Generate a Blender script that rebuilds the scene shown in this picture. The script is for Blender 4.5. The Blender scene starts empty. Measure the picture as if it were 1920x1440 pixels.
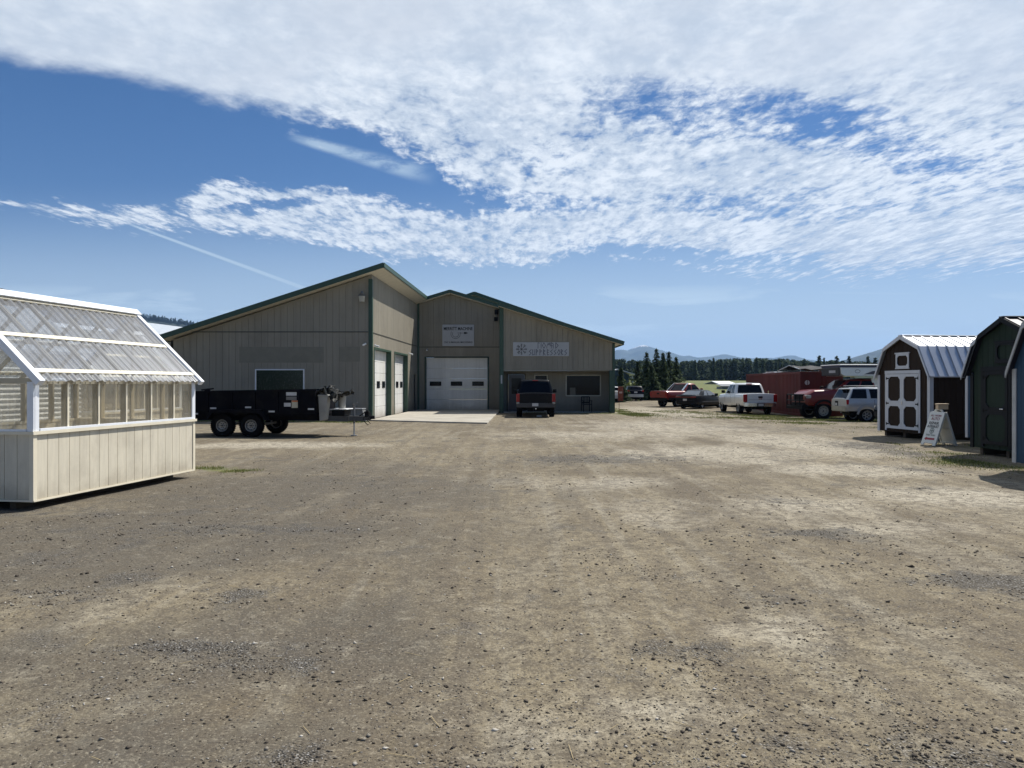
import bpy, bmesh, math, random
import numpy as np
from mathutils import Vector, Matrix
R = math.radians
SC = bpy.context.scene
COL = SC.collection
random.seed(7)

# ------------------------------------------------------------------ camera
cam_d = bpy.data.cameras.new('camera'); cam = bpy.data.objects.new('camera', cam_d); COL.objects.link(cam)
cam.location = (0, 0, 1.7); cam.rotation_euler = (R(90), 0, 0)
cam_d.sensor_width = 36; cam_d.lens = 1400/1920*36; cam_d.clip_start = 0.05; cam_d.clip_end = 40000
SC.camera = cam
SC.view_settings.view_transform = 'Standard'; SC.view_settings.look = 'None'
SC.view_settings.exposure = 0.30; SC.view_settings.gamma = 1.0
SC.render.resolution_x = 1024; SC.render.resolution_y = 768
SC.cycles.max_bounces = 8; SC.cycles.transparent_max_bounces = 16; SC.cycles.volume_bounces = 0
SC.cycles.use_denoising = True

# ------------------------------------------------------------------ sun
SUNV = Vector((.55, .44, 1.0)).normalized()          # towards the sun
elev = math.asin(SUNV.z); azim = math.atan2(SUNV.x, SUNV.y)
sd = bpy.data.lights.new('sun', 'SUN'); sd.energy = 5.0; sd.angle = R(0.53); sd.color = (1.0, .95, .87)
so = bpy.data.objects.new('sun', sd); COL.objects.link(so)
so.rotation_euler = (-SUNV).to_track_quat('-Z', 'Y').to_euler(); so.location = (20, 20, 40)

# ------------------------------------------------------------------ node helper
class NT:
    def __init__(s, tree): s.t = tree; s.n = tree.nodes; s.l = tree.links
    def node(s, typ, **kw):
        n = s.n.new(typ)
        for k, v in kw.items(): setattr(n, k, v)
        return n
    def link(s, a, b): s.l.new(a, b)
    def set(s, sock, v):
        if hasattr(v, 'is_output') or isinstance(v, bpy.types.NodeSocket): s.l.new(v, sock)
        else: sock.default_value = v
    def m(s, op, a, b=0.0, c=None, clamp=False):
        n = s.n.new('ShaderNodeMath'); n.operation = op; n.use_clamp = clamp
        s.set(n.inputs[0], a); s.set(n.inputs[1], b)
        if c is not None: s.set(n.inputs[2], c)
        return n.outputs[0]
    def vm(s, op, a, b=(0, 0, 0)):
        n = s.n.new('ShaderNodeVectorMath'); n.operation = op
        s.set(n.inputs[0], a); s.set(n.inputs[1], b)
        return n.outputs[0]
    def ss(s, v, a, b, lo=0.0, hi=1.0):
        n = s.n.new('ShaderNodeMapRange'); n.interpolation_type = 'SMOOTHSTEP'
        s.set(n.inputs[0], v); s.set(n.inputs[1], a); s.set(n.inputs[2], b); s.set(n.inputs[3], lo); s.set(n.inputs[4], hi)
        return n.outputs[0]
    def mr(s, v, a, b, lo=0.0, hi=1.0):
        n = s.n.new('ShaderNodeMapRange'); n.clamp = True
        s.set(n.inputs[0], v); s.set(n.inputs[1], a); s.set(n.inputs[2], b); s.set(n.inputs[3], lo); s.set(n.inputs[4], hi)
        return n.outputs[0]
    def mix(s, f, a, b, mode='MIX'):
        n = s.n.new('ShaderNodeMix'); n.data_type = 'RGBA'; n.blend_type = mode
        def c(v): return (v[0], v[1], v[2], 1.0) if isinstance(v, (tuple, list)) and len(v) == 3 else v
        s.set(n.inputs[0], f); s.set(n.inputs[6], c(a)); s.set(n.inputs[7], c(b))
        return n.outputs[2]
    def mixf(s, f, a, b):
        n = s.n.new('ShaderNodeMix'); n.data_type = 'FLOAT'
        s.set(n.inputs[0], f); s.set(n.inputs[2], a); s.set(n.inputs[3], b)
        return n.outputs[0]
    def noise(s, vec, scale, detail=4.0, rough=.5, dist=0.0, out=0):
        n = s.n.new('ShaderNodeTexNoise'); s.set(n.inputs['Vector'], vec)
        n.inputs['Scale'].default_value = scale; n.inputs['Detail'].default_value = detail
        n.inputs['Roughness'].default_value = rough; n.inputs['Distortion'].default_value = dist
        return n.outputs[out]
    def vor(s, vec, scale, feature='F1', out=0, rnd=1.0):
        n = s.n.new('ShaderNodeTexVoronoi'); n.feature = feature; s.set(n.inputs['Vector'], vec)
        n.inputs['Scale'].default_value = scale; n.inputs['Randomness'].default_value = rnd
        return n.outputs[out]
    def mapping(s, vec, loc=(0, 0, 0), rot=(0, 0, 0), scale=(1, 1, 1)):
        n = s.n.new('ShaderNodeMapping'); s.set(n.inputs[0], vec)
        n.inputs[1].default_value = loc; n.inputs[2].default_value = rot; n.inputs[3].default_value = scale
        return n.outputs[0]
    def comb(s, x, y, z=0.0):
        n = s.n.new('ShaderNodeCombineXYZ'); s.set(n.inputs[0], x); s.set(n.inputs[1], y); s.set(n.inputs[2], z); return n.outputs[0]
    def sep(s, v):
        n = s.n.new('ShaderNodeSeparateXYZ'); s.set(n.inputs[0], v); return n.outputs
    def pw(s, v, pts, lo, hi):                        # piecewise linear curve
        x0, x1 = pts[0][0], pts[-1][0]
        n = s.n.new('ShaderNodeValToRGB'); s.set(n.inputs[0], s.mr(v, x0, x1)); r = n.color_ramp; r.interpolation = 'LINEAR'
        for i, (x, y) in enumerate(pts):
            p = (x-x0)/(x1-x0); g = (y-lo)/(hi-lo)
            e = r.elements[i] if i in (0,) else (r.elements[-1] if i == len(pts)-1 else r.elements.new(p))
            e.position = p; e.color = (g, g, g, 1)
        return s.m('MULTIPLY_ADD', n.outputs[0], hi-lo, lo)

# ------------------------------------------------------------------ sky
world = bpy.data.worlds.new('World'); SC.world = world; world.use_nodes = True
w = NT(world.node_tree); w.n.clear()
wo = w.node('ShaderNodeOutputWorld'); bg = w.node('ShaderNodeBackground'); w.link(bg.outputs[0], wo.inputs[0])
sky = w.node('ShaderNodeTexSky'); sky.sky_type = 'NISHITA'; sky.sun_disc = False
sky.sun_elevation = elev; sky.sun_rotation = azim; sky.altitude = 700; sky.air_density = 1.0; sky.dust_density = .25; sky.ozone_density = 2.5
tc = w.node('ShaderNodeTexCoord'); D = tc.outputs['Generated']
dx, dy, dz = w.sep(D)
yy = w.m('MAXIMUM', w.m('ABSOLUTE', dy), .04); zz = w.m('MAXIMUM', dz, .015)
U = w.m('MULTIPLY_ADD', w.m('DIVIDE', dx, yy), 1400.0, 960.0)
V = w.m('SUBTRACT', 720.0, w.m('MULTIPLY', w.m('DIVIDE', dz, yy), 1400.0))
P = w.comb(w.m('DIVIDE', dx, zz), w.m('MULTIPLY', w.m('LOGARITHM', w.m('DIVIDE', yy, zz), math.e), 1.55), w.m('MULTIPLY', w.m('LESS_THAN', dy, 0.0), 7.0))
Q = w.comb(w.m('MULTIPLY', U, .01), w.m('MULTIPLY', V, .01), 0.0)
# ragged offsets of the big outlines
rag = w.m('SUBTRACT', w.noise(w.mapping(Q, scale=(.6, 1.6, 1)), 1.0, 5, .6), .5)
Vr = w.m('MULTIPLY_ADD', rag, 60.0, V)
yE = w.pw(U, [(-900, -40), (0, 120), (165, 147), (330, 176), (520, 222), (700, 268), (800, 318), (900, 430), (990, 474), (1200, 486), (1400, 518), (1600, 530), (1760, 522), (1920, 500), (3000, 470)], -100, 700)
sheet = w.ss(w.m('SUBTRACT', yE, Vr), -38.0, 62.0)
yT = w.pw(U, [(-900, 300), (0, 366), (200, 384), (350, 362), (400, 334), (600, 344), (700, 362), (850, 395), (1100, 430)], 0, 700)
yB = w.pw(U, [(-900, 350), (0, 392), (200, 424), (400, 440), (560, 458), (700, 486), (850, 500), (1020, 500), (1100, 470)], 0, 700)
band = w.m('MULTIPLY', w.ss(w.m('SUBTRACT', Vr, yT), -14.0, 22.0), w.ss(w.m('SUBTRACT', yB, Vr), -22.0, 26.0))
band = w.m('MULTIPLY', band, w.ss(U, -300, 600, .62, .86))
C = w.m('MAXIMUM', sheet, band)
def blob(cx, cy, rx, ry, amp, rot=0.0):
    global C
    u = w.m('DIVIDE', w.m('SUBTRACT', U, cx), rx); v = w.m('DIVIDE', w.m('SUBTRACT', w.m('ADD', Vr, w.m('MULTIPLY', w.m('SUBTRACT', U, cx), rot)), cy), ry)
    d = w.m('ADD', w.m('MULTIPLY', u, u), w.m('MULTIPLY', v, v))
    C = w.m('ADD', C, w.m('MULTIPLY', w.ss(d, 0.0, 1.0, 1.0, 0.0), amp))
blob(1330, 205, 330, 80, -.40, -.10); blob(1600, 245, 230, 80, -.34, -.25); blob(1720, 160, 300, 90, -.10)
blob(980, 378, 220, 34, -.42, -.03); blob(1430, 385, 330, 45, -.24, -.02); blob(760, 310, 220, 80, -.20, -.3)
blob(1000, 300, 120, 50, -.2); blob(500, 388, 130, 16, -.50, .10); blob(330, 398, 60, 24, -.25); blob(1780, 330, 200, 90, -.2, .2); blob(1330, 480, 330, 20, -.42, -.08); blob(640, 285, 160, 22, .42, -.3)
C = w.m('MULTIPLY', C, w.ss(dy, -.25, .0, .22, 1.0))  # unseen cloud behind the camera thinned to lower the fill on the facades
# puffs
Pr = w.mapping(P, scale=(1.0, 1.25, 1))
n1 = w.noise(Pr, 3.6, 6, .62, .5); n2 = w.noise(w.mapping(P, scale=(1, 1.1, 1)), 20.0, 5, .66, .3)
v1 = w.vor(w.vm('ADD', P, w.mapping(w.noise(P, 8, 3, .6, 0, 1), scale=(.16, .16, 0))), 12.0, 'SMOOTH_F1')
puff = w.m('ADD', w.m('ADD', w.m('MULTIPLY', w.m('SUBTRACT', n1, .5), 1.25), w.m('MULTIPLY', w.m('SUBTRACT', n2, .5), 1.9)), w.m('MULTIPLY', w.m('SUBTRACT', .36, v1), .9))
low = w.noise(Q, .5, 3, .5)
# the top and the left of the sheet are smooth, the rest breaks up into puffs
rough = w.m('MULTIPLY', w.ss(V, 70, 260, .22, 1.0), w.m('MAXIMUM', w.ss(U, 350, 800, .20, 1.0), w.ss(V, 280, 330)))
F = w.m('ADD', w.m('MULTIPLY_ADD', C, 1.28, -.30), w.m('MULTIPLY', puff, w.m('MULTIPLY', rough, 1.0)))
alpha = w.m('MULTIPLY', w.m('POWER', w.ss(F, .06, .84), .9), .97)
alpha = w.m('MULTIPLY', alpha, w.ss(C, 0.0, .28))
# thin veils low over the horizon and contrails
veil = w.m('MULTIPLY', w.ss(w.noise(w.mapping(Q, rot=(0, 0, R(-3)), scale=(.22, 1.5, 1)), 1.0, 6, .6, .4), .36, .62), w.m('MULTIPLY', w.ss(V, 490, 575), w.ss(V, 760, 600, .60, 1.0)))
veil2 = w.m('MULTIPLY', w.ss(V, 330, 690), .80)
def trail(x0, y0, x1, y1, w0, w1, amp):
    L = math.hypot(x1-x0, y1-y0); tx, ty = (x1-x0)/L, (y1-y0)/L
    a = w.m('SUBTRACT', U, x0); b = w.m('SUBTRACT', V, y0)
    al = w.m('ADD', w.m('MULTIPLY', a, tx), w.m('MULTIPLY', b, ty)); pe = w.m('ABSOLUTE', w.m('SUBTRACT', w.m('MULTIPLY', b, tx), w.m('MULTIPLY', a, ty)))
    wd = w.mr(al, 0, L, w0, w1)
    r = w.ss(w.m('DIVIDE', pe, wd), .2, 1.0, 1.0, 0.0)
    e = w.m('MULTIPLY', w.ss(al, 0, L*.2), w.ss(al, L*.7, L, 1.0, 0.0)) if amp < .7 else w.m('MULTIPLY', w.ss(al, 0, 40), w.ss(al, L-2, L+20, 1.0, 0.0))
    return w.m('MULTIPLY', w.m('MULTIPLY', r, e), amp)
tr = trail(225, 414, 640, 566, 3, 9, .72); tr = w.m('MAXIMUM', tr, w.m('MULTIPLY', trail(530, 252, 830, 336, 10, 26, .62), w.ss(w.noise(w.mapping(Q, scale=(1.2, 3.5, 1)), 1.0, 5, .65), .30, .62)))
tr = w.m('MAXIMUM', tr, trail(60, 558, 620, 500, 6, 11, .42)); tr = w.m('MAXIMUM', tr, trail(780, 560, 1330, 524, 10, 12, .45))
tr = w.m('MAXIMUM', tr, trail(1490, 548, 1790, 552, 6, 6, .6)); tr = w.m('MAXIMUM', tr, trail(1760, 515, 2300, 560, 8, 9, .25))
thin = w.m('MAXIMUM', w.m('MAXIMUM', veil, veil2), tr)
# brightness of the cloud: denser cores greyer, puff tops white
core = w.ss(w.m('ADD', w.m('MULTIPLY', puff, w.m('MULTIPLY_ADD', rough, .7, .3)), w.m('MULTIPLY', w.m('SUBTRACT', low, .5), 1.0)), -.40, .50)
grey = w.m('MULTIPLY', w.ss(V, 330, 20), w.ss(w.noise(w.mapping(Q, scale=(.22, .5, 1)), 1.0, 3, .5), .35, .68))
ccol = w.mix(core, (4.6, 5.3, 6.2), (7.6, 8.0, 8.4))
ccol = w.mix(w.m('MULTIPLY', grey, .7), ccol, (5.6, 6.0, 6.6))
hs = w.node('ShaderNodeHueSaturation'); hs.inputs['Saturation'].default_value = 1.32; hs.inputs['Value'].default_value = .60
w.link(sky.outputs[0], hs.inputs['Color'])
blue = w.mix(1.0, hs.outputs[0], (1.10, .97, 1.06), 'MULTIPLY')
base = w.mix(thin, blue, (5.0, 6.2, 7.1))
col = w.mix(alpha, base, ccol)
# clouds end at the horizon; below it the plain sky colour
w.link(col, bg.inputs[0]); bg.inputs[1].default_value = .10

# ------------------------------------------------------------------ mesh builder
def tag(o, label=None, cat=None, group=None, kind=None):
    if label: o['label'] = label
    if cat: o['category'] = cat
    if group: o['group'] = group
    if kind: o['kind'] = kind
    return o
def empty(name, loc, rz=0.0, rx=0.0, ry=0.0):
    o = bpy.data.objects.new(name, None); COL.objects.link(o); o.location = loc; o.rotation_euler = (rx, ry, rz)
    o.empty_display_size = .3
    o['_m'] = 0; del o['_m']
    return o
class MB:
    def __init__(s): s.v = []; s.f = []
    def add(s, vs, fs, M=None):
        k = len(s.v)
        for p in vs:
            p = Vector(p)
            s.v.append(M @ p if M is not None else p)
        s.f += [tuple(i+k for i in f) for f in fs]
    def hexa(s, p):                                   # 8 points: bottom loop 0-3, top loop 4-7
        s.add(p, [(0, 3, 2, 1), (4, 5, 6, 7), (0, 1, 5, 4), (1, 2, 6, 5), (2, 3, 7, 6), (3, 0, 4, 7)]); return s
    def box(s, x0, x1, y0, y1, z0, z1, M=None):
        s.add([(x0, y0, z0), (x1, y0, z0), (x1, y1, z0), (x0, y1, z0), (x0, y0, z1), (x1, y0, z1), (x1, y1, z1), (x0, y1, z1)],
              [(0, 3, 2, 1), (4, 5, 6, 7), (0, 1, 5, 4), (1, 2, 6, 5), (2, 3, 7, 6), (3, 0, 4, 7)], M); return s
    def prism(s, poly, d, M=None):                    # polygon (3-D points, CCW seen from +d) pushed along -d/+0
        d = Vector(d); n = len(poly); a = [Vector(p) for p in poly]; b = [p+d for p in a]
        s.add(a+b, [tuple(range(n-1, -1, -1)), tuple(range(n, 2*n))]+[(i, (i+1) % n, n+(i+1) % n, n+i) for i in range(n)], M); return s
    def beam(s, p, q, wd, ht, up=(0, 0, 1), M=None):
        p = Vector(p); q = Vector(q); t = (q-p).normalized(); sd_ = t.cross(Vector(up)).normalized(); u = sd_.cross(t).normalized()
        a = sd_*wd/2; b = u*ht/2
        s.add([p-a-b, p+a-b, p+a+b, p-a+b, q-a-b, q+a-b, q+a+b, q-a+b], [(0, 3, 2, 1), (4, 5, 6, 7), (0, 1, 5, 4), (1, 2, 6, 5), (2, 3, 7, 6), (3, 0, 4, 7)], M); return s
    def tube(s, pts, r, n=8, M=None, cap=True):
        pts = [Vector(p) for p in pts]; rr = r if isinstance(r, (list, tuple)) else [r]*len(pts)
        vs = []; up0 = Vector((0, 0, 1))
        for i, p in enumerate(pts):
            t = (pts[min(i+1, len(pts)-1)]-pts[max(i-1, 0)]).normalized()
            a = t.cross(up0 if abs(t.z) < .95 else Vector((1, 0, 0))).normalized(); b = a.cross(t).normalized()
            for k in range(n):
                an = 2*math.pi*k/n; vs.append(p+(a*math.cos(an)+b*math.sin(an))*rr[i])
        fs = [(i*n+k, i*n+(k+1) % n, (i+1)*n+(k+1) % n, (i+1)*n+k) for i in range(len(pts)-1) for k in range(n)]
        if cap: fs += [tuple(range(n-1, -1, -1)), tuple((len(pts)-1)*n+k for k in range(n))]
        s.add(vs, fs, M); return s
    def lathe(s, prof, n=24, M=None):                 # profile (r, y) round the Y axis
        vs = []; m_ = len(prof)
        for k in range(n):
            a = 2*math.pi*k/n
            for r, y in prof: vs.append((r*math.cos(a), y, r*math.sin(a)))
        fs = [(k*m_+i, k*m_+i+1, ((k+1) % n)*m_+i+1, ((k+1) % n)*m_+i) for k in range(n) for i in range(m_-1)]
        s.add(vs, fs, M); return s
    def islands(s):
        par = list(range(len(s.v)))
        def f(i):
            while par[i] != i: par[i] = par[par[i]]; i = par[i]
            return i
        for fc in s.f:
            a = f(fc[0])
            for i in fc[1:]:
                b = f(i)
                if a != b: par[b] = a
        g = {}
        for fc in s.f: g.setdefault(f(fc[0]), []).append(fc)
        out = []
        for fs in g.values():
            used = sorted(set(i for fc in fs for i in fc)); mp = {i: k for k, i in enumerate(used)}; m = MB(); m.v = [s.v[i] for i in used]; m.f = [tuple(mp[i] for i in fc) for fc in fs]; out.append(m)
        return out
    def each(s, name, mat, parent=None, **k):         # every loose piece becomes a part of its own
        return [m.build(name, mat, parent, **k) for m in s.islands()]
    def build(s, name, mat, parent=None, world=False, smooth=False, bevel=0.0, fix=True, seg=1):
        me = bpy.data.meshes.new(name)
        vs = s.v
        if parent is not None and world:
            Mi = (Matrix.Translation(parent.location) @ parent.rotation_euler.to_matrix().to_4x4()).inverted()
            vs = [Mi @ p for p in vs]
        me.from_pydata([tuple(p) for p in vs], [], s.f)
        if fix:
            bm = bmesh.new(); bm.from_mesh(me)
            if bevel or smooth: bmesh.ops.remove_doubles(bm, verts=bm.verts, dist=.0004)
            bmesh.ops.recalc_face_normals(bm, faces=bm.faces)
            if bevel:
                ed = [e for e in bm.edges if len(e.link_faces) == 2 and e.calc_face_angle(0) > .5]
                bmesh.ops.bevel(bm, geom=ed, offset=bevel, segments=seg, affect='EDGES', clamp_overlap=True)
            bm.to_mesh(me); bm.free()
        if smooth:
            me.polygons.foreach_set('use_smooth', [True]*len(me.polygons))
            try: me.set_sharp_from_angle(angle=R(38))
            except Exception: pass
        if mat: me.materials.append(mat)
        o = bpy.data.objects.new(name, me); COL.objects.link(o)
        if parent is not None: o.parent = parent
        return o
def copy_tree(o, parent=None):
    c = o.copy(); COL.objects.link(c)
    if parent is not None: c.parent = parent
    for ch in list(o.children): copy_tree(ch, c)
    return c

# ------------------------------------------------------------------ materials
MATS = {}
def pm(name, colr, rough=.6, metal=0.0, var=.12, vs=3.0, bump=0.0, bs=60.0, spec=.5, coat=0.0, dirt=None, dirt_amt=0.0, tr=0.0, stretch=(1, 1, 1), splash=None):
    if name in MATS: return MATS[name]
    m = bpy.data.materials.new(name); m.use_nodes = True; t = NT(m.node_tree); t.n.clear()
    o = t.node('ShaderNodeOutputMaterial'); p = t.node('ShaderNodeBsdfPrincipled'); t.link(p.outputs[0], o.inputs[0])
    c = t.node('ShaderNodeTexCoord').outputs['Object']; cm = t.mapping(c, scale=stretch)
    n = t.noise(cm, vs, 5, .6)
    dark = tuple(x*(1-var) for x in colr); lite = tuple(min(1, x*(1+var)) for x in colr)
    cc = t.mix(t.ss(n, .3, .7), dark, lite)
    n3 = t.noise(cm, vs*9, 3, .6); cc = t.mix(t.ss(n3, .35, .75, 0, var*.8), cc, tuple(x*.6 for x in colr))
    if dirt: cc = t.mix(t.m('MULTIPLY', t.ss(t.noise(c, vs*.7, 6, .65), .45, .72), dirt_amt), cc, dirt)
    if splash:                                         # mud thrown up on the foot of the wall, rain streaks under the eaves
        z = t.sep(c)[2]; hgt_ = t.m('ADD', z, t.m('MULTIPLY', t.m('SUBTRACT', t.noise(c, 1.3, 5, .65), .5), 1.1))
        cc = t.mix(t.ss(hgt_, splash[1], 0.0, 0.0, .62), cc, splash[0])
        st_ = t.noise(t.mapping(c, scale=(3.2, 3.2, .10)), 1.0, 5, .7); cc = t.mix(t.ss(st_, .48, .75, 0, .38), cc, tuple(x*.55 for x in colr)); cc = t.mix(t.ss(st_, .46, .28, 0, .30), cc, tuple(min(1, x*1.3) for x in colr))
    t.link(cc, p.inputs['Base Color'])
    p.inputs['Metallic'].default_value = metal; p.inputs['Specular IOR Level'].default_value = spec
    t.link(t.mixf(n3, max(.02, rough-.06), min(1, rough+.08)), p.inputs['Roughness'])
    if coat: p.inputs['Coat Weight'].default_value = coat; p.inputs['Coat Roughness'].default_value = .04
    if bump:
        b = t.node('ShaderNodeBump'); b.inputs['Strength'].default_value = 1.0; b.inputs['Distance'].default_value = bump
        t.link(t.noise(cm, bs, 4, .6), b.inputs['Height']); t.link(b.outputs[0], p.inputs['Normal'])
    MATS[name] = m; return m
def emit_free(): pass
TAN = pm('tan_siding', (.276, .252, .200), .65, var=.07, vs=.9, dirt=(.12, .10, .07), dirt_amt=.25, stretch=(1, 1, .25), splash=((.12, .10, .075), .9))
TANL = pm('tan_soffit', (.64, .60, .50), .6, var=.05)
TAND = pm('tan_siding_unfaded', (.205, .190, .148), .65, var=.06)
GRN = pm('green_metal_trim', (.029, .068, .046), .5, var=.08, spec=.5)
GRNR = pm('green_metal_roof', (.035, .10, .068), .4, metal=.3, var=.08)
WHT = pm('white_painted_metal', (.74, .76, .78), .42, var=.04, dirt=(.5, .47, .4), dirt_amt=.2)
DOORW = pm('white_garage_door', (.72, .72, .70), .45, var=.03, vs=.6, dirt=(.42, .40, .34), dirt_amt=.3, splash=((.34, .31, .25), .6))
BLK = pm('black_rubber', (.009, .009, .010), .9, spec=.05, var=.2, bump=.001)
BLKP = pm('black_plastic', (.007, .0075, .009), .55, var=.1, spec=.10)
DGL = pm('dark_glass', (.006, .007, .010), .05, var=.05, spec=.14)
CONC = pm('concrete', (.38, .355, .30), .85, var=.14, vs=.8, bump=.003, bs=25, dirt=(.25, .22, .17), dirt_amt=.5)
CHR = pm('bright_metal', (.62, .63, .65), .22, metal=1.0, var=.06)
GALV = pm('galvanised_metal', (.45, .47, .5), .4, metal=.8, var=.12)
GREY = pm('grey_metal', (.16, .165, .17), .5, var=.15, dirt=(.2, .16, .11), dirt_amt=.3)
ALLOY = pm('grey_steel_rim', (.30, .30, .29), .45, metal=.3, var=.1)
REDL = pm('red_lens', (.26, .006, .008), .2, var=.05, spec=.3, coat=.15)
WLEN = pm('clear_lens', (.25, .25, .24), .1, var=.04, spec=.9, coat=.5)
WOOD = pm('raw_lumber', (.50, .40, .27), .7, var=.15, vs=2, stretch=(6, 6, .6), bump=.001)
LEG = pm('dark_wood_skid', (.06, .045, .03), .85, var=.2)
# ------------------------------------------------------------------ ground
def sstep(x, a, b):
    t = np.clip((x-a)/(b-a), 0, 1); return t*t*(3-2*t)
def vnoise(x, y, s, seed=0):
    rs = np.random.RandomState(seed); T = rs.rand(256, 256)
    u = x/s; v = y/s; i = np.floor(u).astype(int); j = np.floor(v).astype(int); fu = u-i; fv = v-j
    fu = fu*fu*(3-2*fu); fv = fv*fv*(3-2*fv)
    a = T[i & 255, j & 255]; b = T[(i+1) & 255, j & 255]; c = T[i & 255, (j+1) & 255]; d = T[(i+1) & 255, (j+1) & 255]
    return (a*(1-fu)+b*fu)*(1-fv)+(c*(1-fu)+d*fu)*fv-.5
def gbase(x, y):
    x = np.asarray(x, float); y = np.asarray(y, float)
    z = -.20*np.exp(-((x-18)/6.5)**2-((y-43)/11)**2)-.08*np.exp(-((x-12)/6)**2-((y-56)/7)**2)
    z = z+3.2*sstep(y, 78, 330)+2.0*sstep(y, 330, 900)
    return z
def gz(x, y): return float(gbase(x, y))
def ghi(x, y):
    x = np.asarray(x, float); y = np.asarray(y, float)
    free = sstep(y, -60, -50)*(1-sstep(y, 55, 65))*sstep(x, -24, -20)*(1-sstep(x, 24, 28))
    pad = 1-(sstep(x, -17, -16)*(1-sstep(x, 6.2, 6.8))*sstep(y, 33.5, 34.5))
    # wheel ruts sweeping from the near right towards the far middle
    path = 4.0+1.4*np.sin(y/13.0)
    rut = sum(np.exp(-((x-path-o)/.35)**2) for o in (-4.6, -2.9, -.4, 1.4, 3.9, 5.6))
    z = gbase(x, y)+free*pad*(.035*vnoise(x, y, 3.1, 1)+.022*vnoise(x, y, 1.1, 2)+.012*vnoise(x, y, .45, 3)-.018*rut)
    return z
def axis(lo, a, b, hi, step, gr=1.16):
    m = list(np.arange(a, b+1e-6, step)); s = step; x = b; up = []
    while x < hi: s *= gr; x += s; up.append(min(x, hi))
    s = step; x = a; dn = []
    while x > lo: s *= gr; x -= s; dn.append(max(x, lo))
    return np.array(dn[::-1]+m+up)
gx = axis(-9000, -19, 21, 9000, .16); gy = axis(-300, 1.0, 56, 11500, .16)
XX, YY = np.meshgrid(gx, gy, indexing='ij'); ZZ = ghi(XX, YY)
nx, ny = len(gx), len(gy)
me = bpy.data.meshes.new('ground')
co = np.stack([XX, YY, ZZ], -1).reshape(-1, 3)
idx = np.arange(nx*ny).reshape(nx, ny)
q = np.stack([idx[:-1, :-1], idx[1:, :-1], idx[1:, 1:], idx[:-1, 1:]], -1).reshape(-1, 4)
me.vertices.add(len(co)); me.vertices.foreach_set('co', co.ravel())
me.loops.add(q.size); me.loops.foreach_set('vertex_index', q.ravel().astype(np.int32))
me.polygons.add(len(q)); me.polygons.foreach_set('loop_start', (np.arange(len(q))*4).astype(np.int32)); me.polygons.foreach_set('loop_total', np.full(len(q), 4, np.int32))
me.polygons.foreach_set('use_smooth', np.ones(len(q), bool)); me.update()
# patches of loose grey gravel, worn pale tracks and grassy spots: where they lie on this yard
def W(px, py, h=1.7): y = h*1400/(py-720.0); return (px-960)/1400*y, y
grav = [(1300, 1215, .42, .30, 1), (1860, 1090, .8, .55, 1), (1640, 1160, .8, .3, .5), (1540, 1000, .9, .5, .9), (1700, 1030, .9, .4, .4), (1465, 940, .8, .5, .7), (1470, 1120, .6, .3, .7),
        (1120, 860, 3.2, 1.6, .9), (1290, 870, 1.2, .8, .6), (460, 1110, .35, .28, 1), (420, 1215, .9, .22, .9), (520, 1240, .5, .25, .8), (545, 1420, .25, .2, 1), (300, 1230, .5, .3, .5),
        (90, 1120, .8, .5, .7), (100, 960, 1.6, .8, .7), (450, 990, 2.2, .5, .8), (600, 950, 2.5, .9, .55), (700, 900, 3.0, 2.0, .5), (500, 860, 2.6, 1.5, .6), (1700, 850, 1.0, 1.6, .9),
        (1620, 835, 1.6, 2.2, .9), (1740, 880, .9, 1.2, .8), (1520, 805, 3, 3, .7), (1720, 915, .9, .5, .7), (1380, 800, 4, 4, .6), (960, 800, 6, 3.5, .5), (650, 810, 4, 3, .6), (1100, 1000, .5, .5, .2),
        (1780, 1440, .6, .4, .8), (1480, 1400, .4, .3, .6), (250, 1300, .5, .2, .5), (1250, 1080, .5, .3, .6), (1310, 990, .8, .3, .5)]
G = np.zeros_like(XX)
for px, py, rx, ry, a in grav:
    cx, cy = W(px, py); G = np.maximum(G, a*np.exp(-(((XX-cx)/rx)**2+((YY-cy)/ry)**2)))
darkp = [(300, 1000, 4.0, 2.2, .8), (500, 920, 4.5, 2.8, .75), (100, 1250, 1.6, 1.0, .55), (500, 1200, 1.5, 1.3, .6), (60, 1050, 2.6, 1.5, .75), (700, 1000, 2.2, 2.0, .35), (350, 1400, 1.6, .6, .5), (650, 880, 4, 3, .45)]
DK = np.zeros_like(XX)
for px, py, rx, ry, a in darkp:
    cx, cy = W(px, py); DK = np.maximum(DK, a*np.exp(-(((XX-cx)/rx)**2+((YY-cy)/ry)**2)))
lightp = [(1500, 830, 2.2, 5, .8), (1350, 850, 3, 3, .7), (1600, 880, 2, 1.2, .9), (1800, 930, 1.6, 1.2, .8), (1180, 858, .7, .5, 1), (1250, 800, 4, 6, .7), (1150, 815, 5, 3, .6), (1500, 950, 2, 1.2, .5), (1100, 905, 2.2, 1.3, .5),
          (500, 835, 3.5, 1.2, .8), (1300, 960, 2.4, 1.6, .4), (1700, 985, 1.4, .7, .5), (1450, 1170, .8, .5, .4), (1000, 1350, 1.0, .5, .35), (1250, 1340, .8, .3, .5), (1230, 770, 3, 12, .8), (1750, 1190, .9, .4, .4)]
LT = np.zeros_like(XX)
for px, py, rx, ry, a in lightp:
    cx, cy = W(px, py); LT = np.maximum(LT, a*np.exp(-(((XX-cx)/rx)**2+((YY-cy)/ry)**2)))
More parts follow.
